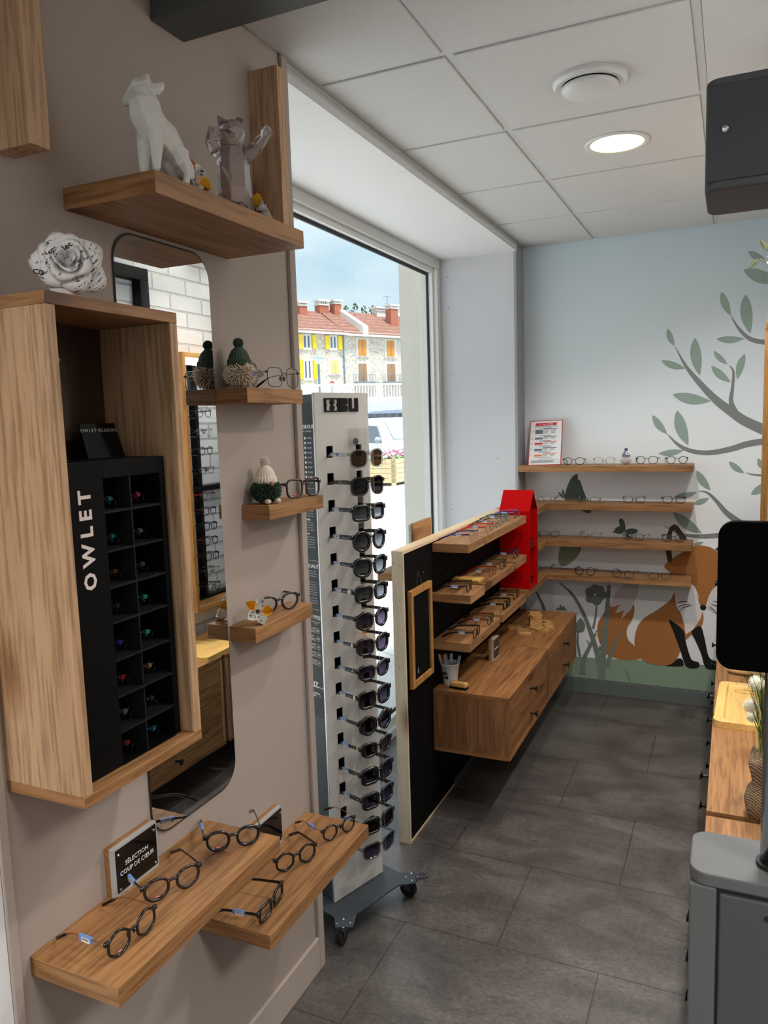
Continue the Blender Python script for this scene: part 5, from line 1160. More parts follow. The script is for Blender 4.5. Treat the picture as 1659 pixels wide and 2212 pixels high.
# glasses in the back corner and on the mural wall
gstyle('m_metal', 'panto', .046, .039, .018, .0010, frame='frame_silver', thin_temple=True)
gstyle('m_black', 'panto', .047, .039, .018, .0018, frame=(9, 9, 10), twidth=.004, logo=False)
gstyle('m_half', 'rect', .047, .032, .017, .0011, frame=(16, 16, 18), thin_temple=True)
gstyle('m_round', 'round', .043, .041, .019, .0021, frame=(9, 9, 10), twidth=.0038)
gstyle('m_navy', 'panto', .046, .038, .018, .0014, frame=(30, 34, 44), thin_temple=True)
E5 = lambda x, y: (1100+x*260/1307, 860+y*260/1307)
GM = 'glasses on the mural wall shelves'
for stl, lb, pa_, pb_, lev in (('m_black', 'dark glasses next to the price poster on the top mural shelf', E5(632, 728), E5(770, 727), 0), ('m_metal', 'thin silver glasses left of the lilac gnome', E5(958, 722), E5(1108, 720), 0),
        ('m_black', 'black glasses right beside the lilac gnome', q1(848, 1491), q1(915, 1491), 0), ('k_black', 'black round glasses at the right end of the top mural shelf', q1(1040, 1490), q1(1112, 1489), 0),
        ('m_metal', 'thin metal glasses at the left corner of the second mural shelf', E5(415, 1139), E5(540, 1134), 1), ('m_half', 'black rectangular glasses before the big butterfly wing', E5(795, 1140), E5(940, 1141), 1), ('m_navy', 'dark glasses in the middle of the second mural shelf', q2(772, 318), q2(832, 318), 1), ('m_black', 'black glasses at the right end of the second mural shelf', q2(1018, 321), q2(1095, 321), 1),
        ('m_half', 'thin dark glasses at the left corner of the third mural shelf', E5(390, 1512), E5(482, 1509), 2), ('m_metal', 'silver half-rim glasses left of the small butterfly on the third mural shelf', E5(812, 1528), E5(945, 1532), 2), ('m_navy', 'dark thin glasses before the small butterfly', q2(757, 555), q2(835, 560), 2), ('m_black', 'black glasses before the fox ear on the third mural shelf', q2(1012, 566), q2(1092, 569), 2),
        ('m_metal', 'thin hexagon-like metal glasses at the left corner of the lowest mural shelf', E5(400, 1896), E5(512, 1889), 3), ('m_round', 'round black glasses on the lowest mural shelf', E5(765, 1919), E5(880, 1925), 3), ('m_navy', 'dark mottled glasses in the middle of the lowest mural shelf', q2(697, 791), q2(760, 796), 3), ('m_half', 'thin half-rim glasses at the right end of the lowest mural shelf', q2(925, 803), q2(1005, 806), 3)):
    stand_on(stl, lb, pa_, pb_, SZ[lev], GM)
for stl, lb, z in (('k_navy', 'dark glasses facing sideways on the return shelf behind the red roof', 1.139), ('k_navy', 'dark glasses facing sideways on the return shelf behind the middle of the red house', .932), ('k_black', 'dark glasses facing sideways behind the foot of the red house', .737)):
    glasses(stl, lb, (-.985, 4.10, z+.0003), PI/2, GM)
gnome('small lilac-hatted white gnome with a daisy on the top mural shelf', (at(1357, 1001, 'z', SZ[0]).x, 4.345, SZ[0]+.0003), 0, LILAC, mat('wool_pure_white', (232, 228, 224), .95), .78, seed=9, daisy=True)
# price poster
a, b = at(1140.5, 1006, 'y', 4.300), at(1211.5, 1004, 'y', 4.300)
PO = thing('price_poster', 'white price poster in a red frame leaning on the top mural shelf', 'poster', ((a.x+b.x)/2, 4.300, SZ[0]+.0005), 0, None, (FR_(-21), FR_(-1.5), 0))
pw, ph = b.x-a.x, .268
mb = MB(); mb.box(-pw/2, pw/2, 0, .006, 0, ph); mb.obj('frame', mat('poster_red', (176, 48, 46), .5), PO); mb = MB(); mb.box(-pw/2+.004, pw/2-.004, -.0008, .0, .004, ph-.004); mb.obj('sheet', mat('poster_white', (222, 220, 220), .5), PO)
def pb(mb, x0, x1, z0, z1, sh=0): mb.prism([(x0*pw, -.0012, z0*ph), (x1*pw, -.0012, z0*ph), (x1*pw+sh, -.0012, z1*ph), (x0*pw+sh, -.0012, z1*ph)], (0, .0004, 0))
mb = MB(); mb.m = 0; pb(mb, -.34, .31, .885, .945, .004)
mb.m = 1
for k in range(4): pb(mb, -.33, -.09, .70+k*.025, .722+k*.025)
pb(mb, -.33, -.09, .578, .598); pb(mb, -.33, -.09, .600, .620); pb(mb, -.33, -.09, .325, .345); pb(mb, -.33, -.09, .347, .368)
pb(mb, -.08, .34, .80, .815, .002); pb(mb, -.08, .34, .628, .642, .002); pb(mb, -.08, .34, .375, .392, .002)
mb.m = 0; pb(mb, -.33, -.09, .462, .505); pb(mb, -.08, .34, .513, .528, .002); mb.m = 2; pb(mb, -.33, -.09, .195, .238); pb(mb, -.08, .34, .246, .262, .002)
mb.m = 3
for z0, n_ in ((.70, 4), (.578, 2), (.462, 2), (.325, 2), (.195, 2)):
    for k in range(n_): pb(mb, -.08, .08, z0+k*.024, z0+k*.024+.020); pb(mb, .14, .29, z0+k*.024, z0+k*.024+.020)
mb.m = 4
for k in range(7): pb(mb, -.42, .27, .055+k*.0085, .0595+k*.0085)
for z in (.825, .655, .538, .405, .275): pb(mb, -.2, .16, z, z+.012)
for z in (.432, .300, .165): pb(mb, -.33, .2, z, z+.008)
pb(mb, -.2, .30, .13, .138)
mb.tube([(.37*pw+.011*math.cos(2*PI*k/20), -.0012, .09*ph+.011*math.sin(2*PI*k/20)) for k in range(20)], .0008, 4, True, (0, 1, 0))
for z in (.76, .60, .48, .35, .225): mb.m = 0 if z in (.48, .225) else 1; mb.tube([(-.42*pw+.005*math.cos(2*PI*k/10), -.0012, z*ph+.004*math.sin(2*PI*k/10)) for k in range(10)], .0007, 4, True, (0, 1, 0))
mb.obj('print', [mat('print_red', (196, 40, 36), .5), mat('print_slate', (74, 84, 90), .5), mat('print_orange', (214, 118, 48), .5), mat('print_pale', (176, 178, 180), .5), mat('print_grey', (110, 112, 116), .5)], PO)
text('lettering', '1 = 2ème PAIRE', .0115, mat('ink_offwhite', (240, 220, 216), .5), PO, (-.01*pw, -.0018, .914*ph), (1, 0, 0), (0, 0, 1), ext=.0002); text('lettering', 'POUR EN METTRE PLEIN LA VUE !', .0086, INK, PO, (0, -.0014, .862*ph), (1, 0, 0), (0, 0, 1), ext=.0002, bold=.0001)
# ------------------------------------------------------------------ drawer unit under the partition shelves
def knob(parent, c, axis):
    mb = MB(); c = Vector(c); s_ = axis
    mb.lathe([(.0065, 0), (.0055, .003*s_), (.0052, .020*s_), (.009, .024*s_), (.0135, .028*s_), (.0135, .030*s_), (.0, .030*s_)], 16, c, 'x', cap=False); return mb.obj('knob', mat('knob_black', (10, 10, 11), .4), parent, smooth=False)
GU = 'floating drawer units'
def drawer_unit(label, xb, xf, y0, y1, z0, z1, rows, OAK_Y=OAK_Y, OAK_X=OAK_X, OAK_Z=OAK_Z, tb=.017):
    """xb: wall side, xf: front side"""
    s_ = 1 if xf > xb else -1; cy = (y0+y1)/2; L = y1-y0; D = abs(xf-xb); Hh = z1-z0
    t = thing('drawer_unit', label, 'drawer unit', (xb, cy, z0), 0, GU); X = lambda a, b: (min(a*s_, b*s_), max(a*s_, b*s_))
    mb = MB(); mb.gbox(*X(0, D), -L/2, L/2, Hh-tb, Hh); mb.obj('top', [OAK_Y, OAK_X], t, bevel=.0008)
    mb = MB(); mb.gbox(*X(0, D), -L/2, L/2, 0, tb); mb.obj('bottom', [OAK_Y, OAK_X], t, bevel=.0008)
    for e in (-1, 1): mb = MB(); mb.box(*X(0, D-.0005), min(e*L/2, e*(L/2-tb)), max(e*L/2, e*(L/2-tb)), tb+.0002, Hh-tb-.0002); mb.obj('side', OAK_Z, t)
    mb = MB(); mb.box(*X(.002, .008), -L/2+tb, L/2-tb, tb, Hh-tb); mb.obj('back', OAK_Y, t)
    hh = (Hh-2*tb)/rows
    for k in range(rows):
        d = MB(); d.box(*X(D-.020, D-.0015), -L/2+tb+.0015, L/2-tb-.0015, tb+hh*k+.0014, tb+hh*(k+1)-.0014); dr = d.obj('drawer', OAK_Y, t, bevel=.0008); knob(dr, ((D-.0014)*s_, 0, tb+hh*(k+.5)), s_)
    return t
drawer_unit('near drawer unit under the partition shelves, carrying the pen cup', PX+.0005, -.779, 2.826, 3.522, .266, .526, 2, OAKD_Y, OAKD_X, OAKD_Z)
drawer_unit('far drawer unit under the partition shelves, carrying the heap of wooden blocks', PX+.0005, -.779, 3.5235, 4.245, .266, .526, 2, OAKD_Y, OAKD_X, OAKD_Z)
DZ = .5263; F3 = lambda x, y: (920+x*340/1659, 1300+y*340/1659)
p = at(*F3(245, 888), 'z', DZ)
CP = thing('paper_cup', 'white paper cup with printed lettering holding chalk pens on the near drawer unit', 'cup', (p.x-.004, p.y+.028, DZ)); mb = MB(); mb.lathe([(.0275, 0), (.028, .002), (.038, .089), (.0405, .090), (.0405, .093), (.0365, .093), (.0365, .088), (.027, .006)], 28, cap=False); mb.lathe([(.0275, .0005), (.0274, .006)], 28); mb.obj('cup', WHITE, CP, smooth=True)
for k, ln in enumerate(('nici', 'ne!')): text('lettering', ln, .019, INK, CP, (-.012+.006*k, -.0348-.001*k, .055-.017*k), (.94, -.30, 0), (0, -.1, 1), bold=.0008)
for k, (cn, col, dx_, dy_, tl) in enumerate((('pale yellow', (206, 190, 110), -.026, .0, -.25), ('green', (126, 170, 140), -.010, .006, -.10), ('white', (216, 216, 214), -.004, .016, .06), ('pink', (224, 128, 144), .000, -.012, -.18), ('blue-grey', (130, 160, 184), .028, .004, .22))):
    g = thing('chalk_pen', 'chalk pen with %s cap standing in the white paper cup' % cn, 'pen', (CP.location.x+dx_*.62, CP.location.y+dy_*.6, DZ+.0078), 0, 'chalk pens in the cup', (.05, tl, 0)); mb = MB(); mb.lathe([(.0045, 0), (.0060, .004), (.0060, .092)], 12); mb.obj('barrel', mat('pen_white', (190, 190, 188), .5), g); mb = MB(); mb.lathe([(.0068, .0922), (.0068, .118), (.005, .122)], 12); mb.obj('cap', mat('pen_'+cn.replace(' ', '_').replace('-', '_'), col, .5), g)
p = at(*F3(345, 918), 'z', DZ)
ER = thing('chalk_eraser', 'wooden chalk eraser with black felt on the near corner of the drawer unit', 'eraser', (p.x, p.y+.006, DZ), -.12); mb = MB(); mb.box(-.036, .036, -.014, .014, .0075, .028); mb.obj('grip', wood('eraser_wood', (224, 176, 110), (196, 144, 80), 'x', 1, .4, False), ER, bevel=.006, seg=3); mb = MB(); mb.box(-.036, .036, -.014, .014, 0, .0073); mb.obj('felt', BLACK, ER)
p = at(*F3(710, 628), 'z', DZ); p2 = at(*F3(825, 560), 'z', DZ)
sign('display_sign', 'black acrylic sign on a wood block reading NEW BALANCE on the drawer unit', p.x-.004, p.y, p.y+.092, DZ, .098, 'NEW BALANCE.', size=.0085)
BAM = wood('jenga_wood', (206, 164, 104), (158, 114, 66), 'x', 1.2, .5, False, .5)
rn = random.Random(21); pc = at(*F3(1150, 300), 'z', DZ); bx = MB(); bx.box(-.030, .030, -.010, .010, 0, .0118); bme = bx.mesh('wooden_block', BAM)
NB = 0
def jenga(x, y, z, r, tx=0, ty=0):
    global NB
    o = link('wooden_block', bme); o.location = (x, y, z); o.rotation_euler = (tx, ty, r); tag(o, 'small pale wooden block in the heap on the far drawer unit', 'block', 'wooden blocks heaped on the far drawer unit'); NB += 1
cx_, cy_ = pc.x-.01, pc.y+.05
for lv in range(5):
    for k in range(3):
        r = (PI/2 if lv % 2 else 0)+.35; off = (k-1)*.0205; jenga(cx_-math.sin(r)*off, cy_+math.cos(r)*off, DZ+.0002+lv*.0122, r)
for k in range(3):
    r = 1.2; jenga(cx_+.055+.021*k*.3, cy_+.02-.0215*(k-1), DZ+.0002, -.2)
jenga(cx_-.012, cy_+.006, DZ+.0613, 1.0); jenga(cx_+.010, cy_-.014, DZ+.0613, .75); jenga(cx_+.058, cy_+.02, DZ+.0125, 1.1); jenga(cx_-.004, cy_+.004, DZ+.0735, .5)
for bx_, by_, br_ in ((935, 290, .25), (1020, 310, .15), (1045, 345, .35), (1120, 290, -.5), (1205, 300, 1.2), (1270, 315, 1.4), (1240, 265, -.35), (1265, 215, .1), (1285, 235, -.6)):
    p = at(*F3(bx_, by_), 'z', DZ); jenga(p.x, p.y, DZ+.0002, br_)
# window side of the partition: shelf with glasses and the back of a sign
z = at(842, 1236, 'y', 2.76).z
board('wall_shelf', 'oak shelf on the window side of the black partition', 'shelf', -1.300, PX-.0465, 2.755, 3.55, z-.036, z, OAK_Y)
gstyle('burg_win', 'panto', .047, .040, .018, .0022, frame=(46, 14, 30), twidth=.004, tagged=False)
glasses('burg_win', 'dark burgundy glasses on the window-side shelf behind the partition', (-1.210, 2.84, z+.0003), -PI/2-.3, 'glasses on the black partition')
board('wall_shelf', 'narrow oak ledge high on the window side of the partition', 'shelf', -1.205, PX-.0465, 2.75, 3.60, 1.062, 1.098, OAK_Y)
SB2 = thing('display_sign', 'back of a wooden sign with acrylic front standing in the window behind the partition', 'sign', (-1.160, 2.88, 1.0982), PI); mb = MB(); mb.box(-.012, 0, -.097, .097, 0, .118); mb.obj('wood_block', OAK_Y, SB2, bevel=.0008); mb = MB(); mb.box(.0004, .010, -.097, .097, 0, .112); mb.obj('acrylic_edge', MATS['acrylic_edge'], SB2)
# ------------------------------------------------------------------ right-hand side
for lb, a, b in (('right-hand drawer unit nearest the grey column', 1.376, 2.085), ('right-hand drawer unit with the burlap-wrapped grass plant', 2.112, 2.820), ('right-hand drawer unit carrying the bamboo tray, second from the mural wall', 2.848, 3.557), ('right-hand drawer unit next to the mural wall', 3.586, 4.295)):
    drawer_unit(lb, XR-.0005, -.045, a, b, .137, .560, 4)
CZ = .5603
p = at(1541, 1577, 'z', CZ); q = at(1562, 1488, 'z', CZ)
BD = thing('bamboo_tray', 'pale bamboo tray board with rounded corners on the right-hand drawer units', 'tray', (.105, 2.925, CZ), FR_(-2)); BMB = wood('bamboo_board', (238, 200, 126), (214, 166, 92), 'y', .8, .45, False, .5)
def rr(x0, x1, y0, y1, r, z, n=6):
    o = []
    for cx, cy2, a0 in ((x1-r, y1-r, 0), (x0+r, y1-r, PI/2), (x0+r, y0+r, PI), (x1-r, y0+r, 1.5*PI)):
        for k in range(n+1): a = a0+PI/2*k/n; o.append((cx+r*math.cos(a), cy2+r*math.sin(a), z))
    return o
mb = MB(); A_ = rr(-.14, .14, -.215, .215, .028, 0); B_ = rr(-.14, .14, -.215, .215, .028, .022); C_ = rr(-.112, .112, -.187, .187, .018, .022); E_ = rr(-.106, .106, -.181, .181, .016, .015)
ids = [[mb.vert(v) for v in L_] for L_ in (A_, B_, C_, E_)]; n_ = len(A_)
for P_, Q_ in zip(ids, ids[1:]):
    for k in range(n_): mb.face((P_[k], P_[(k+1) % n_], Q_[(k+1) % n_], Q_[k]))
mb.face(ids[0][::-1]); mb.face(ids[3]); mb.obj('board', BMB, BD)
mb = MB(); mb.tube([(-.03+.055*math.cos(2*PI*k/24), .135+.020*math.sin(2*PI*k/24), .0152) for k in range(24)], .0010, 4, True); mb.obj('burnt_ring', mat('burnt_brown', (120, 84, 48), .7), BD)
p = at(1572, 1446, 'z', CZ+.015); p2 = at(1640, 1458, 'z', CZ+.015)
WK = thing('wooden_paddle', 'carved wooden handle lying on the right-hand unit beside the mural', 'wooden utensil', (p.x, p.y, CZ+.0125), math.atan2(p2.y-p.y, p2.x-p.x)); mb = MB(); mb.tube([(0, 0, 0), (.03, .0, .002), (.07, 0, .003), (.11, .003, .003), (.16, .004, .004), (.24, .004, .004)], [.008, .012, .011, .009, .012, .012], 12, ry=[.008, .014, .013, .010, .016, .02]); mb.obj('handle', wood('utensil_wood', (206, 160, 108), (170, 122, 76), 'x', 1, .5, False), WK, smooth=True)
# artificial grass in a burlap-wrapped pot
p = at(1632, 1782, 'z', CZ)
GR = thing('grass_plant', 'artificial grass plant with white pompom flowers in a burlap-wrapped pot on the right-hand units', 'plant', (p.x+.024, p.y+.052, CZ))
def burlap():
    t = NT('burlap'); v = t.coords(rnd=False); a = t.n('ShaderNodeTexWave', _bands_direction='Z'); a.inputs['Scale'].default_value = 90; t.l(v, a.inputs['Vector']); b = t.n('ShaderNodeTexWave', _bands_direction='DIAGONAL'); b.inputs['Scale'].default_value = 70; t.l(v, b.inputs['Vector'])
    m_ = t.mix(1, a.outputs['Color'], b.outputs['Color'], 'MULTIPLY'); t.l(t.ramp(m_, [(.02, srgb((74, 58, 44))), (.5, srgb((176, 148, 112)))]), t.p.inputs['Base Color']); t.p.inputs['Roughness'].default_value = .95; t.bump(m_, .5, .002); return t.m
BUR = burlap(); mb = MB(); prof = [(.030, 0), (.046, .010), (.053, .040), (.046, .072), (.034, .092), (.037, .115), (.043, .145), (.038, .172), (.034, .168)]; seg = 30; rows = []; rn = random.Random(5)
for i, (r_, h_) in enumerate(prof): rows.append([mb.vert((r_*(1+.06*math.sin(5*2*PI*k/seg+i*.5))*math.cos(2*PI*k/seg), r_*(1+.06*math.sin(5*2*PI*k/seg+i*.5))*math.sin(2*PI*k/seg), h_+(.012*math.sin(3*2*PI*k/seg) if i > 6 else 0))) for k in range(seg)])
for A, B in zip(rows, rows[1:]):
    for k in range(seg): mb.face((A[k], A[(k+1) % seg], B[(k+1) % seg], B[k]))
mb.face(rows[0][::-1]); mb.face(rows[-1]); mb.obj('burlap_pot', BUR, GR, smooth=True)
mb = MB()
for k in range(75):
    a = rn.random()*2*PI; r_ = rn.uniform(.002, .022); ln = rn.uniform(.22, .38); sp_ = rn.uniform(.02, .13); b0 = Vector((r_*math.cos(a), r_*math.sin(a), .165)); d = Vector((math.cos(a), math.sin(a), 0)); s2 = Vector((-math.sin(a), math.cos(a), 0)); w_ = rn.uniform(.0012, .0026); mb.m = k % 3; prev = None
    for i in range(7):
        u = i/6; c_ = b0+d*sp_*u**1.8+Vector((0, 0, ln*(u-.12*u**3))); ww = w_*(1-u*.92); cur = (mb.vert(c_-s2*ww), mb.vert(c_+s2*ww))
        if prev: mb.face((prev[0], prev[1], cur[1], cur[0]))
        prev = cur
gb = mb.obj('grass_blades', [mat('blade_green', (84, 110, 40), .6), mat('blade_yellow_green', (130, 142, 54), .6), mat('blade_dark', (52, 84, 36), .6)], GR, fix=False); gb['kind'] = 'stuff'
for k, (fx_, fy_) in enumerate(((1634, 1475), (1622, 1524), (1656, 1440), (1625, 1548))):
    q = at(fx_, fy_, 'y', GR.location.y-.03+.02*k)-GR.location; mb = MB(); mb.tube([(0, 0, .165), (q.x*.5, q.y*.4, .165+(q.z-.165)*.55), tuple(q)], .0014, 5); stm = mb.obj('flower_stem', MATS['blade_green'], GR)
    fluff(tuple(q), .0165 if k != 3 else .011, 260, .0065, .0007, 30+k).obj('flower_head', mat('pompom_flower', (246, 242, 222), .8), stm)
# framed eyewear display on the brick wall (seen in the mirror and at the right edge)
FD = thing('framed_display', 'deep oak frame on the white brick wall with a black rail of glasses', 'display case', (XR-.0005, 3.21, .742)); Lf, Hf, Df = .70, 1.225, .165; OAKL = wood('oak_light', (206, 156, 94), (160, 110, 58), 'z'); OAKLY = wood('oak_light_y', (206, 156, 94), (160, 110, 58), 'y')
for e in (-1, 1): mb = MB(); mb.box(-Df, 0, min(e*Lf/2, e*(Lf/2-.02)), max(e*Lf/2, e*(Lf/2-.02)), 0, Hf); mb.obj('side_panel', OAKL, FD, bevel=.001)
for z0 in (0, Hf-.02): mb = MB(); mb.box(-Df, 0, -Lf/2+.0202, Lf/2-.0202, z0, z0+.02); mb.obj('end_panel', OAKLY, FD, bevel=.001)
mb = MB()
for y in (-.105, .195): mb.box(-.035, -.001, y-.014, y+.014, .0202, Hf-.0202)
mb.box(-.05, -.001, -.3295, .3295, .56, .585); mb.box(-.06, -.001, -.3295, .3295, .0202, .03); mb.box(-.06, -.001, -.3295, .3295, Hf-.04, Hf-.0202); mb.obj('black_rail', BLACK, FD)
zz = [.08, .155, .23, .305, .38, .455, .525, .655, .745, .835, .925, 1.015, 1.11]
mb = MB()
for z in zz: mb.box(-.16, -.035, -.25, -.09, z-.004, z); mb.box(-.16, -.035, .07, .21, z-.004, z)
mb.obj('clear_rest', ACRY, FD)
kk = ['k_bord', 'm_metal', 'k_navy', 'k_blackred', 'k_teal', 'k_bord', 'k_pink', 'm_half', 'k_black', 'm_metal', 'm_black', 'm_navy', 'm_metal']; od = ['lowest', 'second from the bottom', 'third from the bottom', 'fourth from the bottom', 'fifth from the bottom', 'sixth from the bottom', 'seventh from the bottom', 'eighth from the bottom', 'fifth from the top', 'fourth from the top', 'third from the top', 'second from the top', 'topmost']
for stl, z, o_ in zip(kk, zz, od):
    for y in (-.195,): glasses(stl, 'glasses on the oak-framed rail by the white brick wall, %s' % o_, (XR-.215 if 0 else XR-.150, 3.21+y, .742+z+.0005), -PI/2, 'glasses in the framed display')
mb = MB(); mb.box(XR-.05, XR-.0004, 2.45, 2.80, 2.28, 2.335); mb.box(XR-.05, XR-.0004, 2.745, 2.80, 1.30, 2.28); one(mb, 'metal_bracket', BLACK, 'black angular square-tube bracket on the white brick wall, seen in the mirror', 'bracket', bevel=.002)
PLT = thing('trailing_plant', 'dark striped-leaf plant in a pot on top of the oak frame at the right edge', 'plant', (XR-.075, 3.36, 1.9675)); mb = MB(); mb.lathe([(.045, 0), (.06, .10), (.063, .10), (.056, .095), (.04, .01)], 20); mb.obj('pot', mat('pot_grey', (120, 118, 116), .7), PLT)
LG, LY = mat('leaf_dark', (52, 62, 34), .5), mat('leaf_stripe', (120, 122, 70), .5)
def leaf3(mb, base, d, up, L, w_):
    base, d, up = Vector(base), Vector(d).normalized(), Vector(up); s2 = d.cross(up).normalized(); up = s2.cross(d); rows = []
    for i in range(8):
        u = i/7; ww = w_*math.sin(PI*min(1, u*.96+.04))**.8; c_ = base+d*L*u-up*L*.18*u*u; rows.append([mb.vert(c_+s2*ww*v+up*ww*.22*abs(v)) for v in (-1, -.5, 0, .5, 1)])
    for A, B in zip(rows, rows[1:]):
        for k in range(4): mb.m = 1 if (k in (1, 2) and False) else 0; mb.face((A[k], A[k+1], B[k+1], B[k]))
    mb.m = 1
    for v in (-.5, 0, .5): mb.tube([base+d*L*u-up*L*.18*u*u+s2*w_*math.sin(PI*min(1, u*.96+.04))**.8*v+up*.0008 for u in (.1, .35, .6, .85)], .0006, 4)
    mb.m = 0
rn = random.Random(14)
tips = [at(1640, 560, 'y', 3.30), at(1657, 540, 'y', 3.30), at(1656, 565, 'y', 3.3)]+[Vector((XR-.075+rn.uniform(-.09, .04), 3.36+rn.uniform(-.12, .12), 2.12+rn.uniform(-.04, .14))) for _ in range(7)]
o0 = PLT.location+Vector((0, 0, .09))
for k, tp in enumerate(tips):
    tp = tp-PLT.location; mb = MB(); mb.tube([(0, 0, .08), (tp.x*.4, tp.y*.4, .08+(tp.z-.08)*.8), tuple(tp)], .0022, 5); sm = mb.obj('stem', LG, PLT); d = Vector((-.5, .1, -.35)) if k == 0 else (Vector((-.3, -.1, .6)) if k == 1 else Vector((.5, -.3, -.2))) if k < 3 else Vector((rn.uniform(-1, .1), rn.uniform(-1, 1), rn.uniform(-.4, .5))); lf = MB(); leaf3(lf, tuple(tp), tuple(d), (0, -.7, .7), .045, .014); lf.obj('leaf', [LG, LY], sm, fix=False)
# grey measuring column with pole, screen and head
CG = mat('column_grey', (88, 89, 90), .55, spec=.25); CGD = mat('column_grey_panel', (72, 73, 74), .5, spec=.3)
MC = thing('measuring_column', 'grey floor-standing column with chrome pole, black rounded screen and grey head box', 'optical instrument', (.085, 1.295, 0))
PF_ = [(x, y) for x, y, _ in rr(-.135, .16, -.068, .066, .028, 0)]
mb = MB(); mb.prism([(x, y, .878) for x, y in PF_], (0, 0, .022)); mb.obj('top_plate', CG, MC, bevel=.003)
mb = MB(); mb.prism([(x, y, .0) for x, y in [(q_[0], q_[1]) for q_ in rr(-.134, .159, -.050, .065, .02, 0)]], (0, 0, .8778)); mb.box(-.134, -.094, -.067, -.050, 0, .8778); mb.obj('body', CG, MC, bevel=.003)
mb = MB(); mb.box(-.090, .159, -.064, -.0505, .02, .868); mb.obj('front_panel', CGD, MC, bevel=.003); mb = MB(); mb.lathe([(.0050, -.0645), (.0050, -.0642)], 16, (-.022, 0, .842), 'y'); mb.obj('lock_hole', INK, MC)
mb = MB(); mb.lathe([(.0215, .9002), (.0215, 1.96)], 28, (-.011, -.006, 0)); mb.obj('pole', mat('chrome', (190, 192, 196), .08, 1), MC, smooth=True); mb = MB(); mb.lathe([(.027, .9001), (.027, .906), (.022, .907)], 28, (-.011, -.006, 0)); mb.obj('pole_collar', INK, MC)
sc = [(x, z) for x, z, _ in rr(-.1025, .12, 1.228, 1.457, .024, 0)]; mb = MB(); mb.prism([(x, -.052, z) for x, z in sc], (0, .016, 0)); mb.obj('screen', BLACKG if False else mat('screen_black', (2, 2, 2), .7, spec=.03), MC, bevel=.003)
hb = MB(); hb.prism([(x, y, 1.925) for x, y, _ in rr(-.129, .16, -.095, .06, .02, 0)], (0, 0, .148)); hb.obj('head_box', mat('head_grey', (76, 77, 79), .55, spec=.3), MC, bevel=.004); mb = MB(); mb.box(-.126, .157, -.0975, -.0952, 1.936, 2.062); mb.obj('head_panel', mat('head_panel_grey', (66, 67, 69), .55, spec=.3), MC, bevel=.002); mb = MB(); mb.ball((-.104, -.099, 2.003), .0055, 12, 8, (1, .5, 1)); mb.obj('screw', METAL, MC, smooth=True)
# ------------------------------------------------------------------ ceiling fittings and light
VT = thing('ceiling_vent', 'round white disc air vent in a ceiling tile', 'vent', (-.396, 2.372, ZC-.0002)); PW = mat('plastic_white', (214, 214, 212), .35)
mb = MB(); mb.lathe([(.078, 0), (.104, 0), (.104, -.010), (.096, -.018), (.080, -.016)], 48, cap=False); mb.lathe([(.08, -.002), (.06, -.001)], 48); mb.obj('ring', PW, VT, smooth=False); mb = MB(); mb.lathe([(.02, -.012), (.074, -.016), (.082, -.022), (.074, -.032), (.046, -.041), (.0, -.042)], 48, cap=False); mb.obj('disc', PW, VT, smooth=True); mb = MB(); mb.lathe([(.082, -.0005), (.082, -.004), (.02, -.004)], 40, cap=False); mb.obj('gap', INK, VT)
LAMPC = (1.0, .965, .92)
def downlight(label, x, y, power, on=True, spread=2.2):
    t = thing('downlight', label, 'ceiling light', (x, y, ZC-.0003), 0, 'recessed downlights'); mb = MB(); mb.lathe([(.092, 0), (.112, 0), (.112, -.003), (.100, -.007), (.092, -.004)], 48, cap=False); mb.obj('ring', PW, t, smooth=True)
    mb = MB(); mb.lathe([(.092, -.003), (.086, .036)], 40, cap=False); mb.obj('reflector', mat('reflector_warm', (238, 236, 176), .3, emit=((226, 216, 120), .72)), t, smooth=True)  # emission paints the bulb's light onto the reflector
    mb = MB(); mb.lathe([(.0, .0362), (.0862, .0362)], 32, cap=False); mb.obj('bulb', mat('lamp_glow', (255, 250, 235), .5, emit=((255, 248, 222), 6)), t)
    l = bpy.data.lights.new('downlight_lamp', 'SPOT'); l.spot_size = 2.35; l.spot_blend = .55; l.shadow_soft_size = .055; l.energy = power*4.6; l.color = LAMPC; o = bpy.data.objects.new('lamp', l); COL.objects.link(o); o.parent = t; o.location = (0, 0, -.006)

def spot(label, x, y, power):
    t = thing('ceiling_spotlight', label, 'ceiling light', (x, y, ZC-.0003), 0, 'ceiling spotlights over the right-hand units'); mb = MB(); mb.lathe([(.035, 0), (.035, -.012), (.012, -.014), (.012, -.04)], 20, cap=False); mb.obj('mount', PW, t)
    hd = MB(); hd.lathe([(.028, .05), (.034, .04), (.038, -.045), (.034, -.045), (.030, .0)], 24, cap=False); hd.v = [Matrix.Rotation(.28, 3, 'Y').inverted() @ v+Vector((0, 0, -.085)) for v in hd.v]; hd.obj('lamp_head', PW, t, smooth=True)
    l = bpy.data.lights.new('spot_lamp', 'AREA'); l.shape = 'DISK'; l.size = .055; l.energy = power; l.color = LAMPC; l.spread = 1.9; o = bpy.data.objects.new('lamp', l); COL.objects.link(o); o.parent = t; o.location = (.004, 0, -.10); o.rotation_euler = (0, -.22, 0)

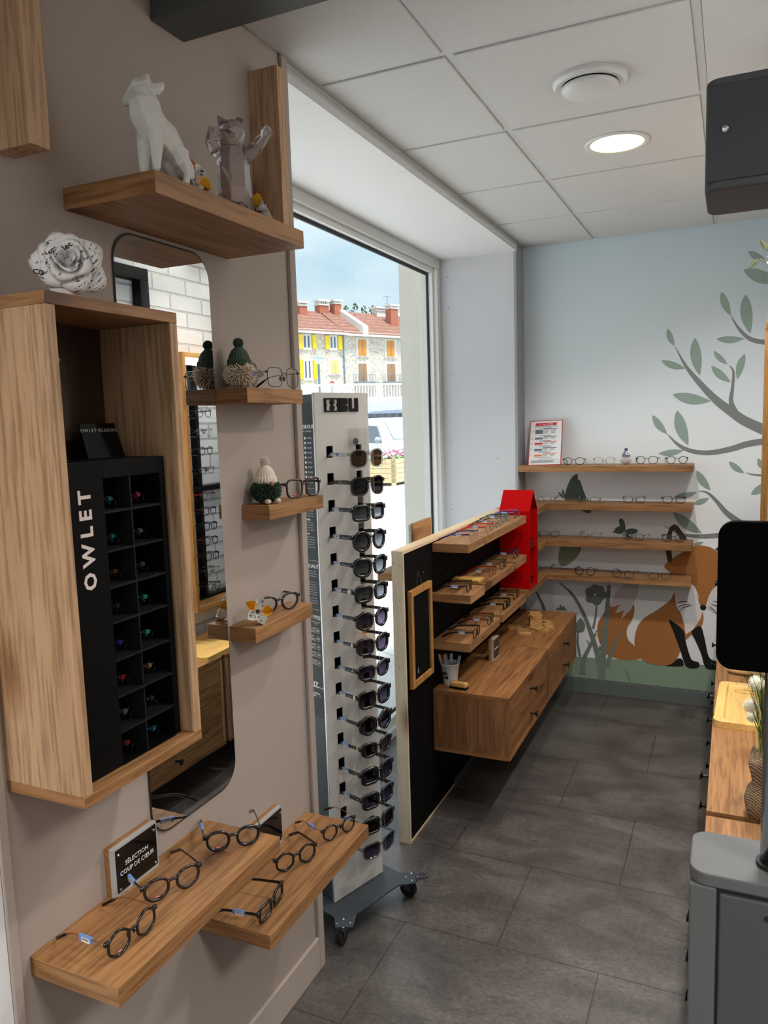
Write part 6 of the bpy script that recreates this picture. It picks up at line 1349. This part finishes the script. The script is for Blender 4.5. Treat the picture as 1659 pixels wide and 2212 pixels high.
def fill_panel(x, y, power):  # panels added out of view to brighten the room
    t = thing('ceiling_light', 'square LED ceiling panel in the part of the shop behind the viewer', 'ceiling light', (x, y, ZC-.0003), 0, 'LED ceiling panels behind the viewer'); mb = MB()
    for a in (0, 1):
        for e in (-1, 1): mb.box(*((-.29, .29) if a else sorted((e*.275, e*.29))), *(sorted((e*.275, e*.29)) if a else (-.275, .275)), -.010, 0)
    mb.obj('frame', PW, t); mb = MB(); mb.box(-.275, .275, -.275, .275, -.004, -.001); mb.obj('diffuser', mat('led_diffuser', (240, 240, 238), .6, emit=((255, 250, 242), 2)), t)
    l = bpy.data.lights.new('panel_lamp', 'AREA'); l.shape = 'SQUARE'; l.size = .54; l.spread = 2.5; l.energy = power; l.color = (1, .965, .92); o = bpy.data.objects.new('lamp', l); COL.objects.link(o); o.parent = t; o.location = (0, 0, -.006)

def fill_line(x, y, L, power):  # unseen strip added to brighten the side of the oak box
    t = thing('ceiling_light', 'slim linear LED ceiling light along the left wall behind the viewer', 'ceiling light', (x, y, ZC), 0); mb = MB()
    mb.box(-.05, .05, -L/2, L/2, -.03, 0); mb.obj('housing', PW, t); mb = MB(); mb.box(-.042, .042, -L/2+.01, L/2-.01, -.0315, -.0302); mb.obj('diffuser', MATS['led_diffuser'], t)
    l = bpy.data.lights.new('line_lamp', 'AREA'); l.shape = 'RECTANGLE'; l.size = .08; l.size_y = L-.04; l.energy = power; l.spread = 2.7; l.color = (1, .96, .91); o = bpy.data.objects.new('lamp', l); COL.objects.link(o); o.parent = t; o.location = (0, 0, -.034)
mb = MB(); mb.box(-.13, -.07, -.32, .32, Hf-.046, Hf-.0205); mb.obj('light_bar', mat('light_bar_glow', (255, 252, 246), .5, emit=((255, 250, 240), 4)), FD)
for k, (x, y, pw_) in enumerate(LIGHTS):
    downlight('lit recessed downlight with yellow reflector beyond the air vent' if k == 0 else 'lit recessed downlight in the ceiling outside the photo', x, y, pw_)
for k, (x, y) in enumerate(((.13, 1.75), (.13, 2.40), (.13, 3.05))): spot('white ceiling spotlight above the right-hand units, outside the photo', x, y, 6.5)
for x, y, w_ in ((-.405, -1.99, 6), (.201, -.79, 4), (1.413, .425, 34), (1.413, -1.39, 5)): fill_panel(x, y, w_*PANEL_W)
fill_line(-.90, -1.10, 1.4, 32*PANEL_W)
# sky and daylight
W = bpy.data.worlds.new('overcast_sky'); S.world = W; W.use_nodes = True; nt = W.node_tree; bg = nt.nodes['Background']
tc = nt.nodes.new('ShaderNodeTexCoord'); mp = nt.nodes.new('ShaderNodeMapping'); mp.inputs['Scale'].default_value = (1, 1, 2.6); nt.links.new(tc.outputs['Generated'], mp.inputs[0])
ns = nt.nodes.new('ShaderNodeTexNoise'); ns.inputs['Scale'].default_value = 3.2; ns.inputs['Detail'].default_value = 6; ns.inputs['Roughness'].default_value = .5; nt.links.new(mp.outputs[0], ns.inputs[0])
rp = nt.nodes.new('ShaderNodeValToRGB'); e = rp.color_ramp.elements; e[0].position = .36; e[0].color = srgb((180, 207, 222)); e[1].position = .66; e[1].color = srgb((228, 237, 240)); nt.links.new(ns.outputs[0], rp.inputs[0])
nt.links.new(rp.outputs[0], bg.inputs[0]); bg.inputs[1].default_value = SKY
sl = bpy.data.lights.new('hazy_sun', 'SUN'); sl.energy = SUN_E; sl.angle = FR_(12); sl.color = (1, .985, .96); so = bpy.data.objects.new('hazy_sun', sl); COL.objects.link(so)
so.rotation_euler = Vector((-.2, .12, -.97)).to_track_quat('-Z', 'Y').to_euler()
S.view_settings.view_transform = 'Standard'; S.view_settings.look = 'None'; S.view_settings.gamma = 1; S.view_settings.exposure = EXPO; S.view_settings.use_curve_mapping = False
S.cycles.use_denoising = True
S.cycles.max_bounces = 10; S.cycles.diffuse_bounces = 5; S.cycles.glossy_bounces = 5; S.cycles.transmission_bounces = 8; S.cycles.transparent_max_bounces = 24
S.cycles.caustics_reflective = False; S.cycles.caustics_refractive = False; S.cycles.sample_clamp_indirect = 4
